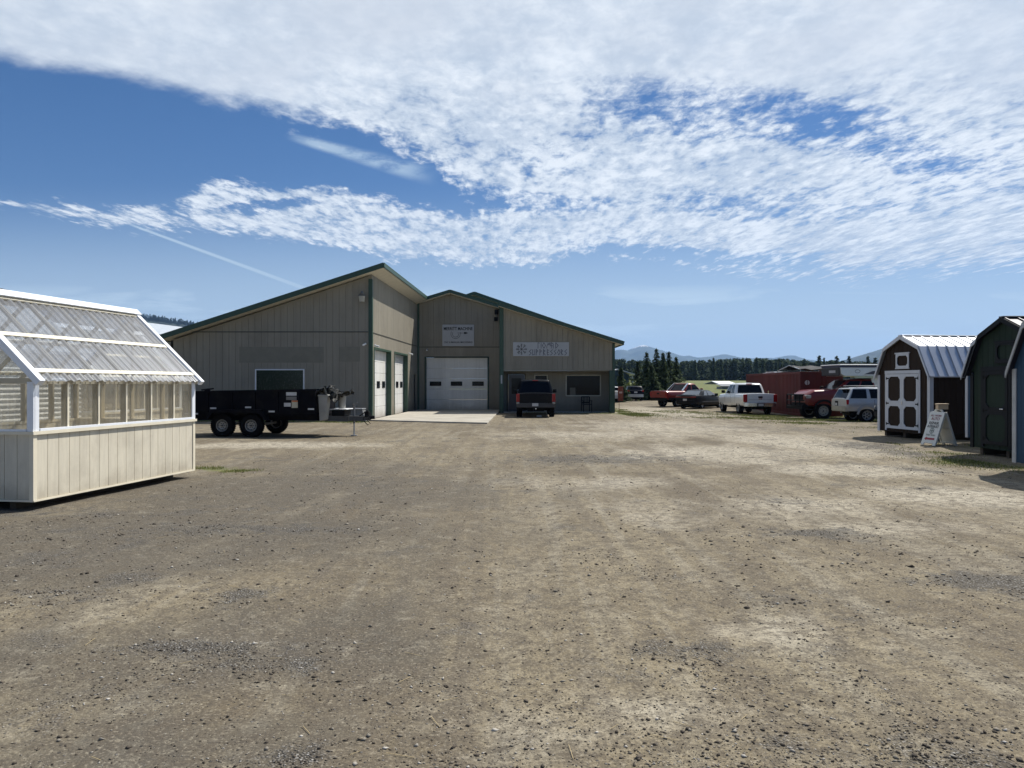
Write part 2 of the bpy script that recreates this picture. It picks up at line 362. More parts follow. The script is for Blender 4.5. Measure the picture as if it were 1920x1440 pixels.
grassp = [(6.9, 42.6, 1.3, 2.6, 1), (5.5, 43.2, 2.6, .5, .8), (13.2, 38.6, 3.6, 1.6, .62), (17.0, 37.5, 3.0, 1.5, .75), (15.0, 42.6, 3.0, 2.5, .55), (20, 40, 5, 5, .7), (11.6, 21.2, 1.0, .8, .45), (10.9, 18.7, .9, .8, .5), (9.9, 16.3, .9, 1.0, .8), (10.8, 15.2, 1.4, 1.0, .6),
          (12.6, 20.1, 1.4, .7, .6), (-8.4, 33.5, 2.6, .8, .95), (-13, 34.2, 3, .6, .8), (-5.5, 14.6, .5, .35, .9), (-6.0, 14.9, .8, .5, .7), (11.2, 47, 2.5, 2.5, .45), (13, 33.5, 1.5, 1.5, .35), (16.5, 28, 3, 3, .4), (6.8, 47, .8, 6, .8), (1.6, 43.9, 1.5, .25, .5), (-20, 30, 4, 6, .6)]
GR = np.zeros_like(XX)
for cx, cy, rx, ry, a in grassp: GR = np.maximum(GR, a*np.exp(-(((XX-cx)/rx)**2+((YY-cy)/ry)**2)))
GR = np.maximum(GR, sstep(YY, 76, 84)*sstep(XX, 5, 9)*.95); GR = np.maximum(GR, sstep(YY, 120, 160)); GR = np.maximum(GR, (1-sstep(XX, -60, -40))*.9)
GR = np.maximum(GR, sstep(XX, 26, 36)*.9)
pth = 4.0+1.4*np.sin(YY/13.0)
TK = sum(np.exp(-((XX-pth-o+.25*vnoise(XX*0+o, YY, 4, 31))/.20)**2) for o in (-7.9, -6.2, -4.6, -2.9, -1.9, -.4, 1.4, 3.9, 5.6))*(1-sstep(YY, 50, 60))*sstep(YY, 3, 6)
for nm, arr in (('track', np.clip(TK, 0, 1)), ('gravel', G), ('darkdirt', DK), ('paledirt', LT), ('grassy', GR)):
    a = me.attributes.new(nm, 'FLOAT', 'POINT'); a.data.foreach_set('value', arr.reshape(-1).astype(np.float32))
gm = bpy.data.materials.new('packed_dirt_and_gravel'); gm.use_nodes = True; t = NT(gm.node_tree); t.n.clear()
o_ = t.node('ShaderNodeOutputMaterial'); p_ = t.node('ShaderNodeBsdfPrincipled'); t.link(p_.outputs[0], o_.inputs[0])
c = t.node('ShaderNodeTexCoord').outputs['Object']
def at(n): a = t.node('ShaderNodeAttribute'); a.attribute_name = n; return a.outputs['Fac']
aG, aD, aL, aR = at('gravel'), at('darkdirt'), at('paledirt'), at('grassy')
big = t.noise(t.mapping(c, rot=(0, 0, R(12)), scale=(.30, .16, 1)), 1.0, 5, .6, .6)
mid = t.noise(t.mapping(c, rot=(0, 0, R(12)), scale=(1.1, .6, 1)), 1.0, 6, .65, .5)
fine = t.noise(c, 9.0, 6, .7); grit = t.noise(c, 55.0, 4, .7); micro = t.noise(c, 170.0, 3, .6)
trk = t.noise(t.mapping(c, rot=(0, 0, R(8)), scale=(2.6, .12, 1)), 1.0, 4, .6, .4)
dirtc = t.mix(t.ss(big, .36, .64), (.126, .099, .062), (.266, .222, .144))
dirtc = t.mix(t.ss(mid, .38, .70, 0, .65), dirtc, (.320, .272, .180))
dirtc = t.mix(t.ss(trk, .50, .62, 0, .50), dirtc, (.125, .104, .078))
dirtc = t.mix(t.ss(trk, .47, .36, 0, .45), dirtc, (.34, .31, .24))
dirtc = t.mix(t.m('MULTIPLY', t.ss(t.m('ADD', aL, t.m('MULTIPLY', t.m('SUBTRACT', mid, .5), 1.2)), .12, .70), .92), dirtc, (.50, .455, .36))
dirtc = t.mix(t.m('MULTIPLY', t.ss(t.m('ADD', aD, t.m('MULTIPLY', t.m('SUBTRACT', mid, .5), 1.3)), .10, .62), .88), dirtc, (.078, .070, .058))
tk = t.m('MULTIPLY', at('track'), t.ss(t.noise(t.mapping(c, scale=(1, .25, 1)), 1.0, 5, .65), .38, .62))
dirtc = t.mix(t.m('MULTIPLY', tk, .55), dirtc, t.mix(t.ss(t.noise(c, .25, 3, .5), .42, .58), (.125, .103, .074), (.355, .31, .222)))
f3 = t.noise(c, 3.4, 6, .72, .3)
dirtc = t.mix(t.ss(f3, .50, .64, 0, .62), dirtc, (.098, .079, .056))
dirtc = t.mix(t.ss(f3, .46, .32, 0, .45), dirtc, (.36, .325, .25))
dirtc = t.mix(t.ss(fine, .46, .60, 0, .62), dirtc, (.092, .076, .056))
f4 = t.noise(c, 21.0, 4, .65); dirtc = t.mix(t.ss(f4, .54, .66, 0, .62), dirtc, (.072, .062, .050)); dirtc = t.mix(t.ss(f4, .42, .30, 0, .40), dirtc, (.40, .355, .265))
dirtc = t.mix(t.ss(grit, .50, .64, 0, .68), dirtc, (.070, .061, .050))
dirtc = t.mix(t.ss(grit, .47, .32, 0, .50), dirtc, (.42, .375, .29))
dirtc = t.mix(t.ss(micro, .42, .66, 0, .45), dirtc, (.10, .085, .065))
# gravel: individual stones by cell
gc = t.vor(c, 62.0, 'F1', 1); gd = t.vor(c, 62.0, 'F1', 0); gsep = t.sep(gc)
stone = t.mix(gsep[0], (.075, .070, .064), (.25, .24, .225)); stone = t.mix(t.m('MULTIPLY', t.ss(gsep[1], .86, .9), .8), stone, (.50, .49, .47))
stone = t.mix(t.ss(gd, .35, .62), stone, (.05, .045, .038))
gm1 = t.ss(t.m('ADD', aG, t.m('MULTIPLY', t.m('SUBTRACT', t.noise(c, 3.0, 6, .75), .5), 2.4)), .40, .95)
gm2 = t.m('MULTIPLY', t.ss(t.m('ADD', t.noise(c, 1.3, 5, .7, .4), t.m('MULTIPLY', big, .5)), .80, .98), .8)
gmask = t.m('MAXIMUM', gm1, gm2)
# scattered little stones everywhere
sd2 = t.vor(c, 26.0, 'F1', 0); sc2 = t.sep(t.vor(c, 26.0, 'F1', 1))
spk = t.m('MULTIPLY', t.ss(sd2, .24, .12), t.ss(sc2[0], .78, .82))
dirtc = t.mix(spk, dirtc, t.mix(sc2[1], (.04, .037, .034), (.19, .18, .17)))
allc = t.mix(t.m('MULTIPLY', gmask, .70), dirtc, stone)
gn = t.noise(c, 3.0, 5, .7); gmk = t.ss(t.m('ADD', aR, t.m('MULTIPLY', t.m('SUBTRACT', gn, .5), 1.3)), .38, .80)
gcol = t.mix(t.ss(t.noise(c, 1.2, 4, .6), .35, .68), (.062, .098, .022), (.150, .150, .052))
gcol = t.mix(t.ss(t.noise(t.mapping(c, scale=(.02, .05, 1)), 1.0, 4, .6), .4, .65, 0, .6), gcol, (.14, .15, .06))
allc = t.mix(t.m('MULTIPLY', gmk, .9), allc, gcol)
t.link(allc, p_.inputs['Base Color']); p_.inputs['Roughness'].default_value = .93; p_.inputs['Specular IOR Level'].default_value = .2
hgt = t.m('ADD', t.m('MULTIPLY', fine, .020), t.m('ADD', t.m('MULTIPLY', grit, .007), t.m('MULTIPLY', micro, .002)))
hgt = t.m('ADD', hgt, t.m('MULTIPLY', t.m('MULTIPLY', gmask, t.ss(gd, .7, .1)), .014)); hgt = t.m('ADD', hgt, t.m('MULTIPLY', spk, .008))
bp = t.node('ShaderNodeBump'); bp.inputs['Strength'].default_value = .9; bp.inputs['Distance'].default_value = 1.0
t.link(hgt, bp.inputs['Height']); t.link(bp.outputs[0], p_.inputs['Normal'])
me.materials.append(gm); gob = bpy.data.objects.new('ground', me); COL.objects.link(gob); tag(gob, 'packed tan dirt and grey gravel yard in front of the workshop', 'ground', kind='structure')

# loose stones lying on the yard
rs = np.random.RandomState(11)
def gfield(x, y):
    i = np.clip(np.searchsorted(gx, x), 0, nx-1); j = np.clip(np.searchsorted(gy, y), 0, ny-1); return G[i, j]
N = 330000
yv = 1/(rs.rand(N)*(1/2.2-1/26.0)+1/26.0); yv = np.where(rs.rand(N) < .35, rs.uniform(3, 24, N), yv); xv = (rs.rand(N)*2-1)*.80*yv+rs.randn(N)*.3
nn_ = np.clip(.5+1.6*vnoise(xv, yv, .28, 15)+1.2*vnoise(xv, yv, .11, 16), 0, 1.4)
dens = .10+.75*gfield(xv, yv)*nn_+.55*np.clip(vnoise(xv, yv, .9, 5)+vnoise(xv, yv, .3, 6), 0, 1)+.22*(1-sstep(yv, 3.9, 4.8))*sstep(xv, -1.4, -.2)
keep = rs.rand(N) < dens*.62; xv, yv = xv[keep], yv[keep]; gg = gfield(xv, yv); M_ = len(xv)
ok = ~((xv < -5.6) & (yv > 9.6)); xv, yv, gg = xv[ok], yv[ok], gg[ok]; M_ = len(xv)
sz = np.exp(rs.randn(M_)*.62)*.0034*(1+.25*gg); sz = np.minimum(sz, .017)*np.clip(yv/5.5, .85, 1.25)
OC = np.array([(1, 0, 0), (-1, 0, 0), (0, 1, 0), (0, -1, 0), (0, 0, 1), (0, 0, -1)], float); OF = np.array([(0, 2, 4), (2, 1, 4), (1, 3, 4), (3, 0, 4), (2, 0, 5), (1, 2, 5), (3, 1, 5), (0, 3, 5)])
S = OC[None]*(1+.35*rs.randn(M_, 6, 1)*.6)*sz[:, None, None]*np.stack([rs.uniform(.8, 1.6, M_), rs.uniform(.7, 1.1, M_), rs.uniform(.45, .8, M_)], -1)[:, None, :]
S[:, 4, :2] += rs.randn(M_, 2)*sz[:, None]*.35
an = rs.rand(M_)*6.283; ca, sa = np.cos(an)[:, None], np.sin(an)[:, None]
sx = S[..., 0]*ca-S[..., 1]*sa; sy = S[..., 0]*sa+S[..., 1]*ca
zc = ghi(xv, yv)+sz*.22
V_ = np.stack([sx+xv[:, None], sy+yv[:, None], S[..., 2]+zc[:, None]], -1).reshape(-1, 3); F_ = (OF[None]+np.arange(M_)[:, None, None]*6).reshape(-1, 3)
tone = np.clip(rs.rand(M_)**1.9, 0, 1)
def np_mesh(name, V_, F_, mat, attr=None, smooth=False):
    me = bpy.data.meshes.new(name); k = F_.shape[1]
    me.vertices.add(len(V_)); me.vertices.foreach_set('co', V_.ravel().astype(np.float32))
    me.loops.add(F_.size); me.loops.foreach_set('vertex_index', F_.ravel().astype(np.int32))
    me.polygons.add(len(F_)); me.polygons.foreach_set('loop_start', (np.arange(len(F_))*k).astype(np.int32)); me.polygons.foreach_set('loop_total', np.full(len(F_), k, np.int32))
    if smooth: me.polygons.foreach_set('use_smooth', np.ones(len(F_), bool))
    me.update()
    if attr is not None:
        a = me.attributes.new('tone', 'FLOAT', 'POINT'); a.data.foreach_set('value', attr.astype(np.float32))
    me.materials.append(mat); o = bpy.data.objects.new(name, me); COL.objects.link(o); return o
def tone_mat(name, stops, rough=.9, trans=0.0, nscale=0):
    m = bpy.data.materials.new(name); m.use_nodes = True; t = NT(m.node_tree); t.n.clear()
    o = t.node('ShaderNodeOutputMaterial'); p = t.node('ShaderNodeBsdfPrincipled')
    a = t.node('ShaderNodeAttribute'); a.attribute_name = 'tone'
    r = t.node('ShaderNodeValToRGB'); t.link(a.outputs['Fac'], r.inputs[0]); cr = r.color_ramp
    for i, (pos, cc) in enumerate(stops):
        e = cr.elements[0] if i == 0 else (cr.elements[-1] if i == len(stops)-1 else cr.elements.new(pos)); e.position = pos; e.color = (*cc, 1)
    colr = r.outputs[0]
    if nscale: colr = t.mix(t.ss(t.noise(t.node('ShaderNodeTexCoord').outputs['Object'], nscale, 4, .6), .35, .7, 0, .5), colr, tuple(x*.55 for x in stops[len(stops)//2][1]))
    t.link(colr, p.inputs['Base Color']); p.inputs['Roughness'].default_value = rough; p.inputs['Specular IOR Level'].default_value = .25
    if trans:
        tl = t.node('ShaderNodeBsdfTranslucent'); t.link(colr, tl.inputs[0]); mx = t.node('ShaderNodeMixShader'); mx.inputs[0].default_value = trans
        t.link(p.outputs[0], mx.inputs[1]); t.link(tl.outputs[0], mx.inputs[2]); t.link(mx.outputs[0], o.inputs[0])
    else: t.link(p.outputs[0], o.inputs[0])
    return m
STONE = tone_mat('loose_stone', [(0, (.060, .050, .040)), (.4, (.140, .118, .090)), (.8, (.24, .22, .185)), (1, (.50, .47, .42))])
tag(np_mesh('gravel', V_, F_, STONE, np.repeat(tone, 6)), 'loose grey and dark stones scattered over the dirt yard', 'gravel', kind='stuff')

# grass blades
GRASS = tone_mat('grass_blades', [(0, (.05, .085, .018)), (.5, (.11, .14, .035)), (1, (.30, .26, .12))], trans=.3)
bx, by = [], []
for cx, cy, rx, ry, a in grassp:
    n = int(min(14000, 2400*a*rx*ry+600)); x = cx+rs.randn(n)*rx*.55; y = cy+rs.randn(n)*ry*.55
    k = (vnoise(x, y, .5, 9)+vnoise(x, y, 1.6, 10)) > -.06; bx.append(x[k]); by.append(y[k])
bx = np.concatenate(bx); by = np.concatenate(by)
okg = ~((bx > -16.2) & (bx < 6.2) & (by > 34.9)) | ((bx > -.4) & (bx < 5.7) & (by < 45.4) & (by > 43)); okg &= ~((bx > -6.5) & (bx < -.7) & (by > 31.5)); bx, by = bx[okg], by[okg]
nb = len(bx); hh = rs.uniform(.015, .07, nb); aa = rs.rand(nb)*6.283; wd = .008*np.clip(by/15, .8, 2.4); ln = rs.randn(nb, 2)*.035
z0 = ghi(bx, by)-.01
V_ = np.stack([np.stack([bx-np.cos(aa)*wd, by-np.sin(aa)*wd, z0], -1), np.stack([bx+np.cos(aa)*wd, by+np.sin(aa)*wd, z0], -1), np.stack([bx+ln[:, 0], by+ln[:, 1], z0+hh], -1)], 1).reshape(-1, 3)
tag(np_mesh('grass', V_, np.arange(nb*3).reshape(-1, 3), GRASS, np.repeat(rs.rand(nb), 3)), 'sparse green and yellowed weeds growing along yard edges', 'grass', kind='stuff')
# straw and twigs
STRAW = pm('dry_straw', (.42, .33, .18), .8)
mb = MB()
for k in range(60):
    y = 1/(random.random()*(1/3.3-1/11)+1/11); x = random.uniform(-.6, .45)*y; a = random.random()*3.14; L = random.uniform(.03, .14); z = float(ghi(x, y))+.006
    mb.beam((x, y, z), (x+L*math.cos(a), y+L*math.sin(a), float(ghi(x+L*math.cos(a), y+L*math.sin(a)))+.008), .0022, .0022)
tag(mb.build('straw', STRAW), 'thin dry straw and twigs scattered over near dirt', 'straw', kind='stuff')

# ------------------------------------------------------------------ far country
def ridge(name, pts, dist, depth, mat, label, seed=0, rough=4.0, base=-5, lobes=60):
    """terrain range: skyline from (px,py) samples lying dist metres away, real depth behind and in front"""
    xs = np.array([(p[0]-960)/1400*dist for p in pts]); hs = np.array([1.7+(720-p[1])/1400*dist for p in pts])
    n = 260; X = np.linspace(xs[0], xs[-1], n); H = np.interp(X, xs, hs)+rough*(vnoise(X, X*0+seed, dist*.02, seed)+.5*vnoise(X, X*0+seed, dist*.006, seed+1))
    rows = 26; V_ = []
    for j in range(rows):
        f = j/(rows-1); yv = dist-depth*(1-f)
        prof = np.sin(f*math.pi/2)**1.1
        e = (vnoise(X, np.full(n, yv), dist*.03, seed+2)+.6*vnoise(X, np.full(n, yv), dist*.012, seed+3))*H*.22*math.sin(f*math.pi)
        V_.append(np.stack([X*(yv/dist)*.5+X*.5, np.full(n, yv), base+(H-base)*prof+e], -1))
    for j in (1, 2, 3):
        V_.append(np.stack([X, np.full(n, dist+depth*.4*j), base+(H-base)*(1-j/3.0)], -1))
    V_ = np.concatenate(V_); rr = rows+3; idx = np.arange(rr*n).reshape(rr, n)
    F_ = np.stack([idx[:-1, :-1], idx[:-1, 1:], idx[1:, 1:], idx[1:, :-1]], -1).reshape(-1, 4)
    o = np_mesh(name, V_, F_, mat, smooth=True); tag(o, label, 'mountains' if 'mount' in name else 'hill', kind='structure'); return o
MTN = bpy.data.materials.new('forested_mountain'); MTN.use_nodes = True; t = NT(MTN.node_tree); t.n.clear()
o_ = t.node('ShaderNodeOutputMaterial'); p_ = t.node('ShaderNodeBsdfPrincipled'); t.link(p_.outputs[0], o_.inputs[0])
c = t.node('ShaderNodeTexCoord').outputs['Object']; g_ = t.sep(c)
mc = t.mix(t.ss(t.noise(c, .004, 6, .65), .35, .65), (.018, .034, .026), (.045, .06, .04))
snow = t.m('MULTIPLY', t.ss(t.m('ADD', g_[2], t.m('MULTIPLY', t.m('SUBTRACT', t.noise(c, .012, 5, .7), .5), 130.0)), 408.0, 436.0), t.ss(t.noise(c, .03, 4, .7), .38, .5))
mc = t.mix(t.m('MULTIPLY', snow, .9), mc, (.8, .82, .85)); t.link(mc, p_.inputs['Base Color']); p_.inputs['Roughness'].default_value = .95
HIL = bpy.data.materials.new('forested_hill'); HIL.use_nodes = True; t = NT(HIL.node_tree); t.n.clear()
o_ = t.node('ShaderNodeOutputMaterial'); p_ = t.node('ShaderNodeBsdfPrincipled'); t.link(p_.outputs[0], o_.inputs[0])
c = t.node('ShaderNodeTexCoord').outputs['Object']
mc = t.mix(t.ss(t.noise(c, .05, 6, .7), .35, .65), (.010, .022, .016), (.020, .034, .022)); t.link(mc, p_.inputs['Base Color']); p_.inputs['Roughness'].default_value = .95
ridge('mountains', [(600, 700), (900, 690), (1060, 676), (1130, 668), (1152, 659), (1168, 662), (1185, 655), (1198, 652), (1212, 655), (1235, 663), (1262, 669), (1290, 670), (1310, 671), (1338, 668), (1365, 671), (1400, 674), (1450, 672), (1470, 671), (1500, 677), (1560, 684), (1640, 690), (1900, 700)], 9000, 3200, MTN, 'distant blue mountain range with a little snow on its highest peak', 3, 12)
ridge('hills', [(1480, 716), (1540, 700), (1580, 684), (1600, 672), (1630, 661), (1660, 653), (1720, 640), (1850, 632), (2300, 620)], 4200, 1500, HIL, 'forested blue hill rising behind the right hand sheds', 21, 8)
ridge('hills', [(-900, 570), (-300, 576), (0, 582), (120, 589), (220, 596), (262, 600), (300, 604), (345, 610), (420, 624), (560, 650), (700, 690)], 2300, 800, HIL, 'dark forested hill behind the greenhouse and workshop roof', 33, 4)

# ------------------------------------------------------------------ conifers
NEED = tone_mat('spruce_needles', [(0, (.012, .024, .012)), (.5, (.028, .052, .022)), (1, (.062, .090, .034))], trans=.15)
BARK = pm('bark', (.07, .05, .038), .9, var=.25, vs=8)
def conifer_arrays(h, rad, seed, levels=26, per=9, leaf=.16, lean=0.0, gap=.12, top_thin=1.0):
    r = np.random.RandomState(seed); V = []; F = []; T = []
    for L in range(levels):
        f = L/(levels-1); z = h*(.06+.92*f)
        R_ = rad*(1-f)**top_thin*(0.75+.45*r.rand())+.05
        if r.rand() < gap and 0.1 < f < .9: R_ *= .55
        k = max(4, int(per*(1-.5*f)))
        for b in range(k):
            a = r.rand()*6.283; rr = R_*(.65+.5*r.rand()); dzz = -.28*rr+r.randn()*.04*h/6
            m = max(2, int(rr/leaf*1.1))
            for s in range(m):
                q = (s+.6)/m; cx = math.cos(a)*rr*q; cy = math.sin(a)*rr*q; cz = z+dzz*q**1.3
                for _ in range(2):
                    sz_ = leaf*(.7+.7*r.rand())*(1.15-.4*q); aa = a+r.randn()*.9; p0 = np.array([cx, cy, cz])+r.randn(3)*leaf*.25
                    d1 = np.array([math.cos(aa), math.sin(aa), -.35+r.randn()*.3])*sz_; d2 = np.array([-math.sin(aa), math.cos(aa), r.randn()*.35])*sz_*.55
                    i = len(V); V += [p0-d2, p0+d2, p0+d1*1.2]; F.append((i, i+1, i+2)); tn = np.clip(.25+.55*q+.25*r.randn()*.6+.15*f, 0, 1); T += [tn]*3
    # leader
    for s in range(10):
        i = len(V); p0 = np.array([0, 0, h*(.93+.07*s/9)]); a = r.rand()*6.28; sz_ = leaf*.5; V += [p0, p0+np.array([math.cos(a)*sz_, math.sin(a)*sz_, -sz_*.3]), p0+np.array([0, 0, sz_*1.2])]; F.append((i, i+1, i+2)); T += [.5]*3
    return np.array(V), np.array(F), np.array(T)
def conifer(name, x, y, h, rad, seed, label, group=None, **kw):
    e = empty(name, (x, y, gz(x, y)-.02)); tag(e, label, 'tree', group)
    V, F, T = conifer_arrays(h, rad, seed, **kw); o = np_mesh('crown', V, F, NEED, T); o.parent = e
    MB().tube([(0, 0, 0), (0, 0, h*.5), (0, 0, h*.97)], [h*.018, h*.011, .012], 7).build('trunk', BARK, e, smooth=True)
    return e
def PX(px, Y): return (px-960)/1400*Y
def ZZp(py, Y): return 1.7+(720-py)/1400*Y
near = [(1164, 690, 70, .9, 'small dark spruce just right of the workshop corner in front of blue shed', 41),
        (1196, 676, 84, 1.7, 'bushy dark spruce leftmost of the spruce clump behind the dark wagon', 42),
        (1212, 660, 82, 1.7, 'tall spruce with a knobby top standing behind the dark wagon', 43),
        (1231, 653, 84, 1.6, 'tallest thin topped spruce in the clump left of the red pickup', 44),
        (1243, 661, 80, 1.5, 'narrow spruce second right of the tallest one in the clump', 45),
        (1254, 659, 83, 1.6, 'slim pointed spruce behind the bed of the red pickup', 46),
        (1268, 669, 86, 1.9, 'wide spruce at the right end of the clump behind the red pickup cab', 47),
        (1222, 684, 78, 1.6, 'low full spruce at the front of the clump beside the red pickup', 48)]
for px, py, Y, rd, lb, sd_ in near:
    x = PX(px, Y); h = ZZp(py, Y)-gz(x, Y)
    conifer('spruce_tree', x, Y, h, rd*1.15, sd_, lb, 'spruces beside the yard', levels=38, per=13, leaf=.17, top_thin=1.0)
far = [(1303, 675, 330), (1338, 671, 340), (1352, 674, 336), (1419, 670, 330), (1430, 673, 335), (1455, 676, 330), (1492, 681, 300), (1508, 673, 290), (1536, 667, 280), (1545, 671, 286), (1569, 668, 290), (1592, 668, 300), (1610, 681, 310), (1627, 668, 300), (1641, 671, 305)]
side = ['left of the far white roof', 'above the far white roof', 'just right of the far white roof', 'above the left end of the red container', 'just right of the container left end', 'above the middle of the red container', 'left of the tarp over the container', 'above the tarp on the container', 'broad one above the container doors', 'close right of the broad one', 'above the black box on the truck', 'above the white camper left end', 'low one above the camper', 'above the camper middle', 'beside the brown shed roof']
protos = []
for i, (px, py, Y) in enumerate(far):
    x = PX(px, Y); h = ZZp(py, Y)-gz(x, Y)
    if i < 4:
        e = conifer('conifer_tree', x, Y, h, h*.22, 60+i, 'x', levels=26, per=9, leaf=.55, top_thin=.95, gap=.2); protos.append((e, h))
    else:
        e0, h0 = protos[i % 4]; e = copy_tree(e0); e.location = (x, Y, gz(x, Y)); e.scale = (h/h0*(1.0+.1*(i % 3)),)*2+(h/h0,); e.rotation_euler = (0, 0, i*1.3)
    tag(e, 'tall far conifer at forest edge, '+side[i], 'tree', 'tall conifers at the forest edge')
Vs, Fs, Ts = [], [], []; off = 0
lib = [conifer_arrays(1.0, .20+.03*(i % 3), 80+i, levels=17, per=6, leaf=.068, top_thin=.95, gap=.2) for i in range(6)]
r2 = np.random.RandomState(5); ftop = lambda px: np.interp(px, [1100, 1200, 1290, 1400, 1470, 1520, 1560, 1620, 1660, 1900], [672, 679, 680, 675, 676, 680, 679, 681, 686, 690])
for k in range(1250):
    Y = r2.uniform(345, 430); px = r2.uniform(1120, 1720) if k < 760 else r2.uniform(1720, 2300); x = PX(px, Y); h = (ZZp(ftop(px), Y)-gz(x, Y))*r2.uniform(.80, 1.10)
    V, F, T = lib[k % 6]; a = r2.rand()*6.28; ca, sa = math.cos(a), math.sin(a); wdt = h*r2.uniform(.9, 1.5)
    Vn = np.stack([(V[:, 0]*ca-V[:, 1]*sa)*wdt+x, (V[:, 0]*sa+V[:, 1]*ca)*wdt+Y, V[:, 2]*h+gz(x, Y)], -1)
    Vs.append(Vn); Fs.append(F+off); Ts.append(np.clip(T*.8+r2.randn()*.12, 0, 1)); off += len(V)
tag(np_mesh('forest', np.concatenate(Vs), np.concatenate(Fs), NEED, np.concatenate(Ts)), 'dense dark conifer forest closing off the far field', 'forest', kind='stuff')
# trees on the left hill skyline
Vs, Fs, Ts = [], [], []; off = 0
for k in range(1500):
    Y = r2.uniform(2050, 2335); px = r2.uniform(200, 440); x = PX(px, Y); zt = np.interp(px, [120, 220, 262, 300, 345, 420, 560], [589, 596, 600, 604, 610, 624, 656]); h = r2.uniform(6, 13)
    z = ZZp(zt, 2300)-9; V, F, T = lib[k % 6]; Vs.append(V*np.array([h*1.3, h*1.3, h])+np.array([x, Y, z-(2300-Y)*.02])); Fs.append(F+off); Ts.append(T*.6); off += len(V)
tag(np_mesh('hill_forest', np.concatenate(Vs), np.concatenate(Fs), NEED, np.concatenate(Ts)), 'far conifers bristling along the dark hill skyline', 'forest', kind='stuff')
# leafy bush
def bush(x, y, h, rad, seed, label):
    e = empty('bush', (x, y, gz(x, y))); tag(e, label, 'bush'); r = np.random.RandomState(seed); n = 900
    p = r.randn(n, 3)*np.array([rad*.45, rad*.45, h*.24])+np.array([0, 0, h*.5]); p[:, 2] = np.clip(p[:, 2], .05, None)
    d1 = r.randn(n, 3)*.10; d2 = r.randn(n, 3)*.10; V = np.stack([p, p+d1, p+d2], 1).reshape(-1, 3)
    m = tone_mat('yellow_green_leaves', [(0, (.05, .075, .02)), (1, (.17, .20, .05))], trans=.3)
    o = np_mesh('foliage', V, np.arange(n*3).reshape(-1, 3), m, np.repeat(r.rand(n), 3)); o.parent = e
    mb = MB()
    for k in range(5): mb.tube([(0, 0, 0), (math.cos(k*1.3)*rad*.3, math.sin(k*1.3)*rad*.3, h*.6)], [.03, .01], 5)
    mb.build('stem', BARK, e)
bush(PX(1180, 76), 76, 1.9, 1.0, 3, 'yellow green leafy bush between small spruce and dark wagon')
def join_mb(ms):
    o = MB()
    for m in ms: o.add(m.v, m.f)
    return o
# ------------------------------------------------------------------ text and emblems on signs
INK = pm('black_sign_ink', (.02, .02, .022), .6, var=.05)
INKR = pm('red_sign_ink', (.28, .03, .045), .6, var=.05)
SIGNW = pm('white_sign_board', (.42, .43, .44), .5, var=.04, vs=1.2)
def lettering(s, width, height, mat, parent, M, depth=.004, name='lettering', shear=0.0, bold=0.0):
    cu = bpy.data.curves.new('txt', 'FONT'); cu.body = s; cu.size = 1.0; cu.extrude = depth; cu.align_x = 'CENTER'; cu.align_y = 'CENTER'; cu.shear = shear; cu.offset = bold
    ob = bpy.data.objects.new('txt', cu); COL.objects.link(ob); bpy.context.view_layer.update()
    me = bpy.data.meshes.new_from_object(ob.evaluated_get(bpy.context.evaluated_depsgraph_get()))
    bpy.data.objects.remove(ob); bpy.data.curves.remove(cu)
    xs = [v.co.x for v in me.vertices]; ys = [v.co.y for v in me.vertices]
    cx, cy = (min(xs)+max(xs))/2, (min(ys)+max(ys))/2; sx = width/(max(xs)-min(xs)); sy = height/(max(ys)-min(ys))
    for v in me.vertices: v.co = M @ Vector(((v.co.x-cx)*sx, -v.co.z, (v.co.y-cy)*sy))
    me.name = name; me.materials.clear(); me.materials.append(mat)
    o = bpy.data.objects.new(name, me); COL.objects.link(o); o.parent = parent; return o
def TM(x, y, z): return Matrix.Translation((x, y, z))
def strokes(mb, segs, w_, y, t_=.004):                # flat strokes in the XZ plane facing -Y
    for (x0, z0, x1, z1) in segs:
        d = Vector((x1-x0, 0, z1-z0)); L = d.length
        if L < 1e-6: continue
        n = Vector((-d.z, 0, d.x))/L*w_/2; e = d/L*w_*.35
        a = Vector((x0, y, z0))-e; b = Vector((x1, y, z1))+e
        mb.prism([a-n, b-n, b+n, a+n], (0, t_, 0))

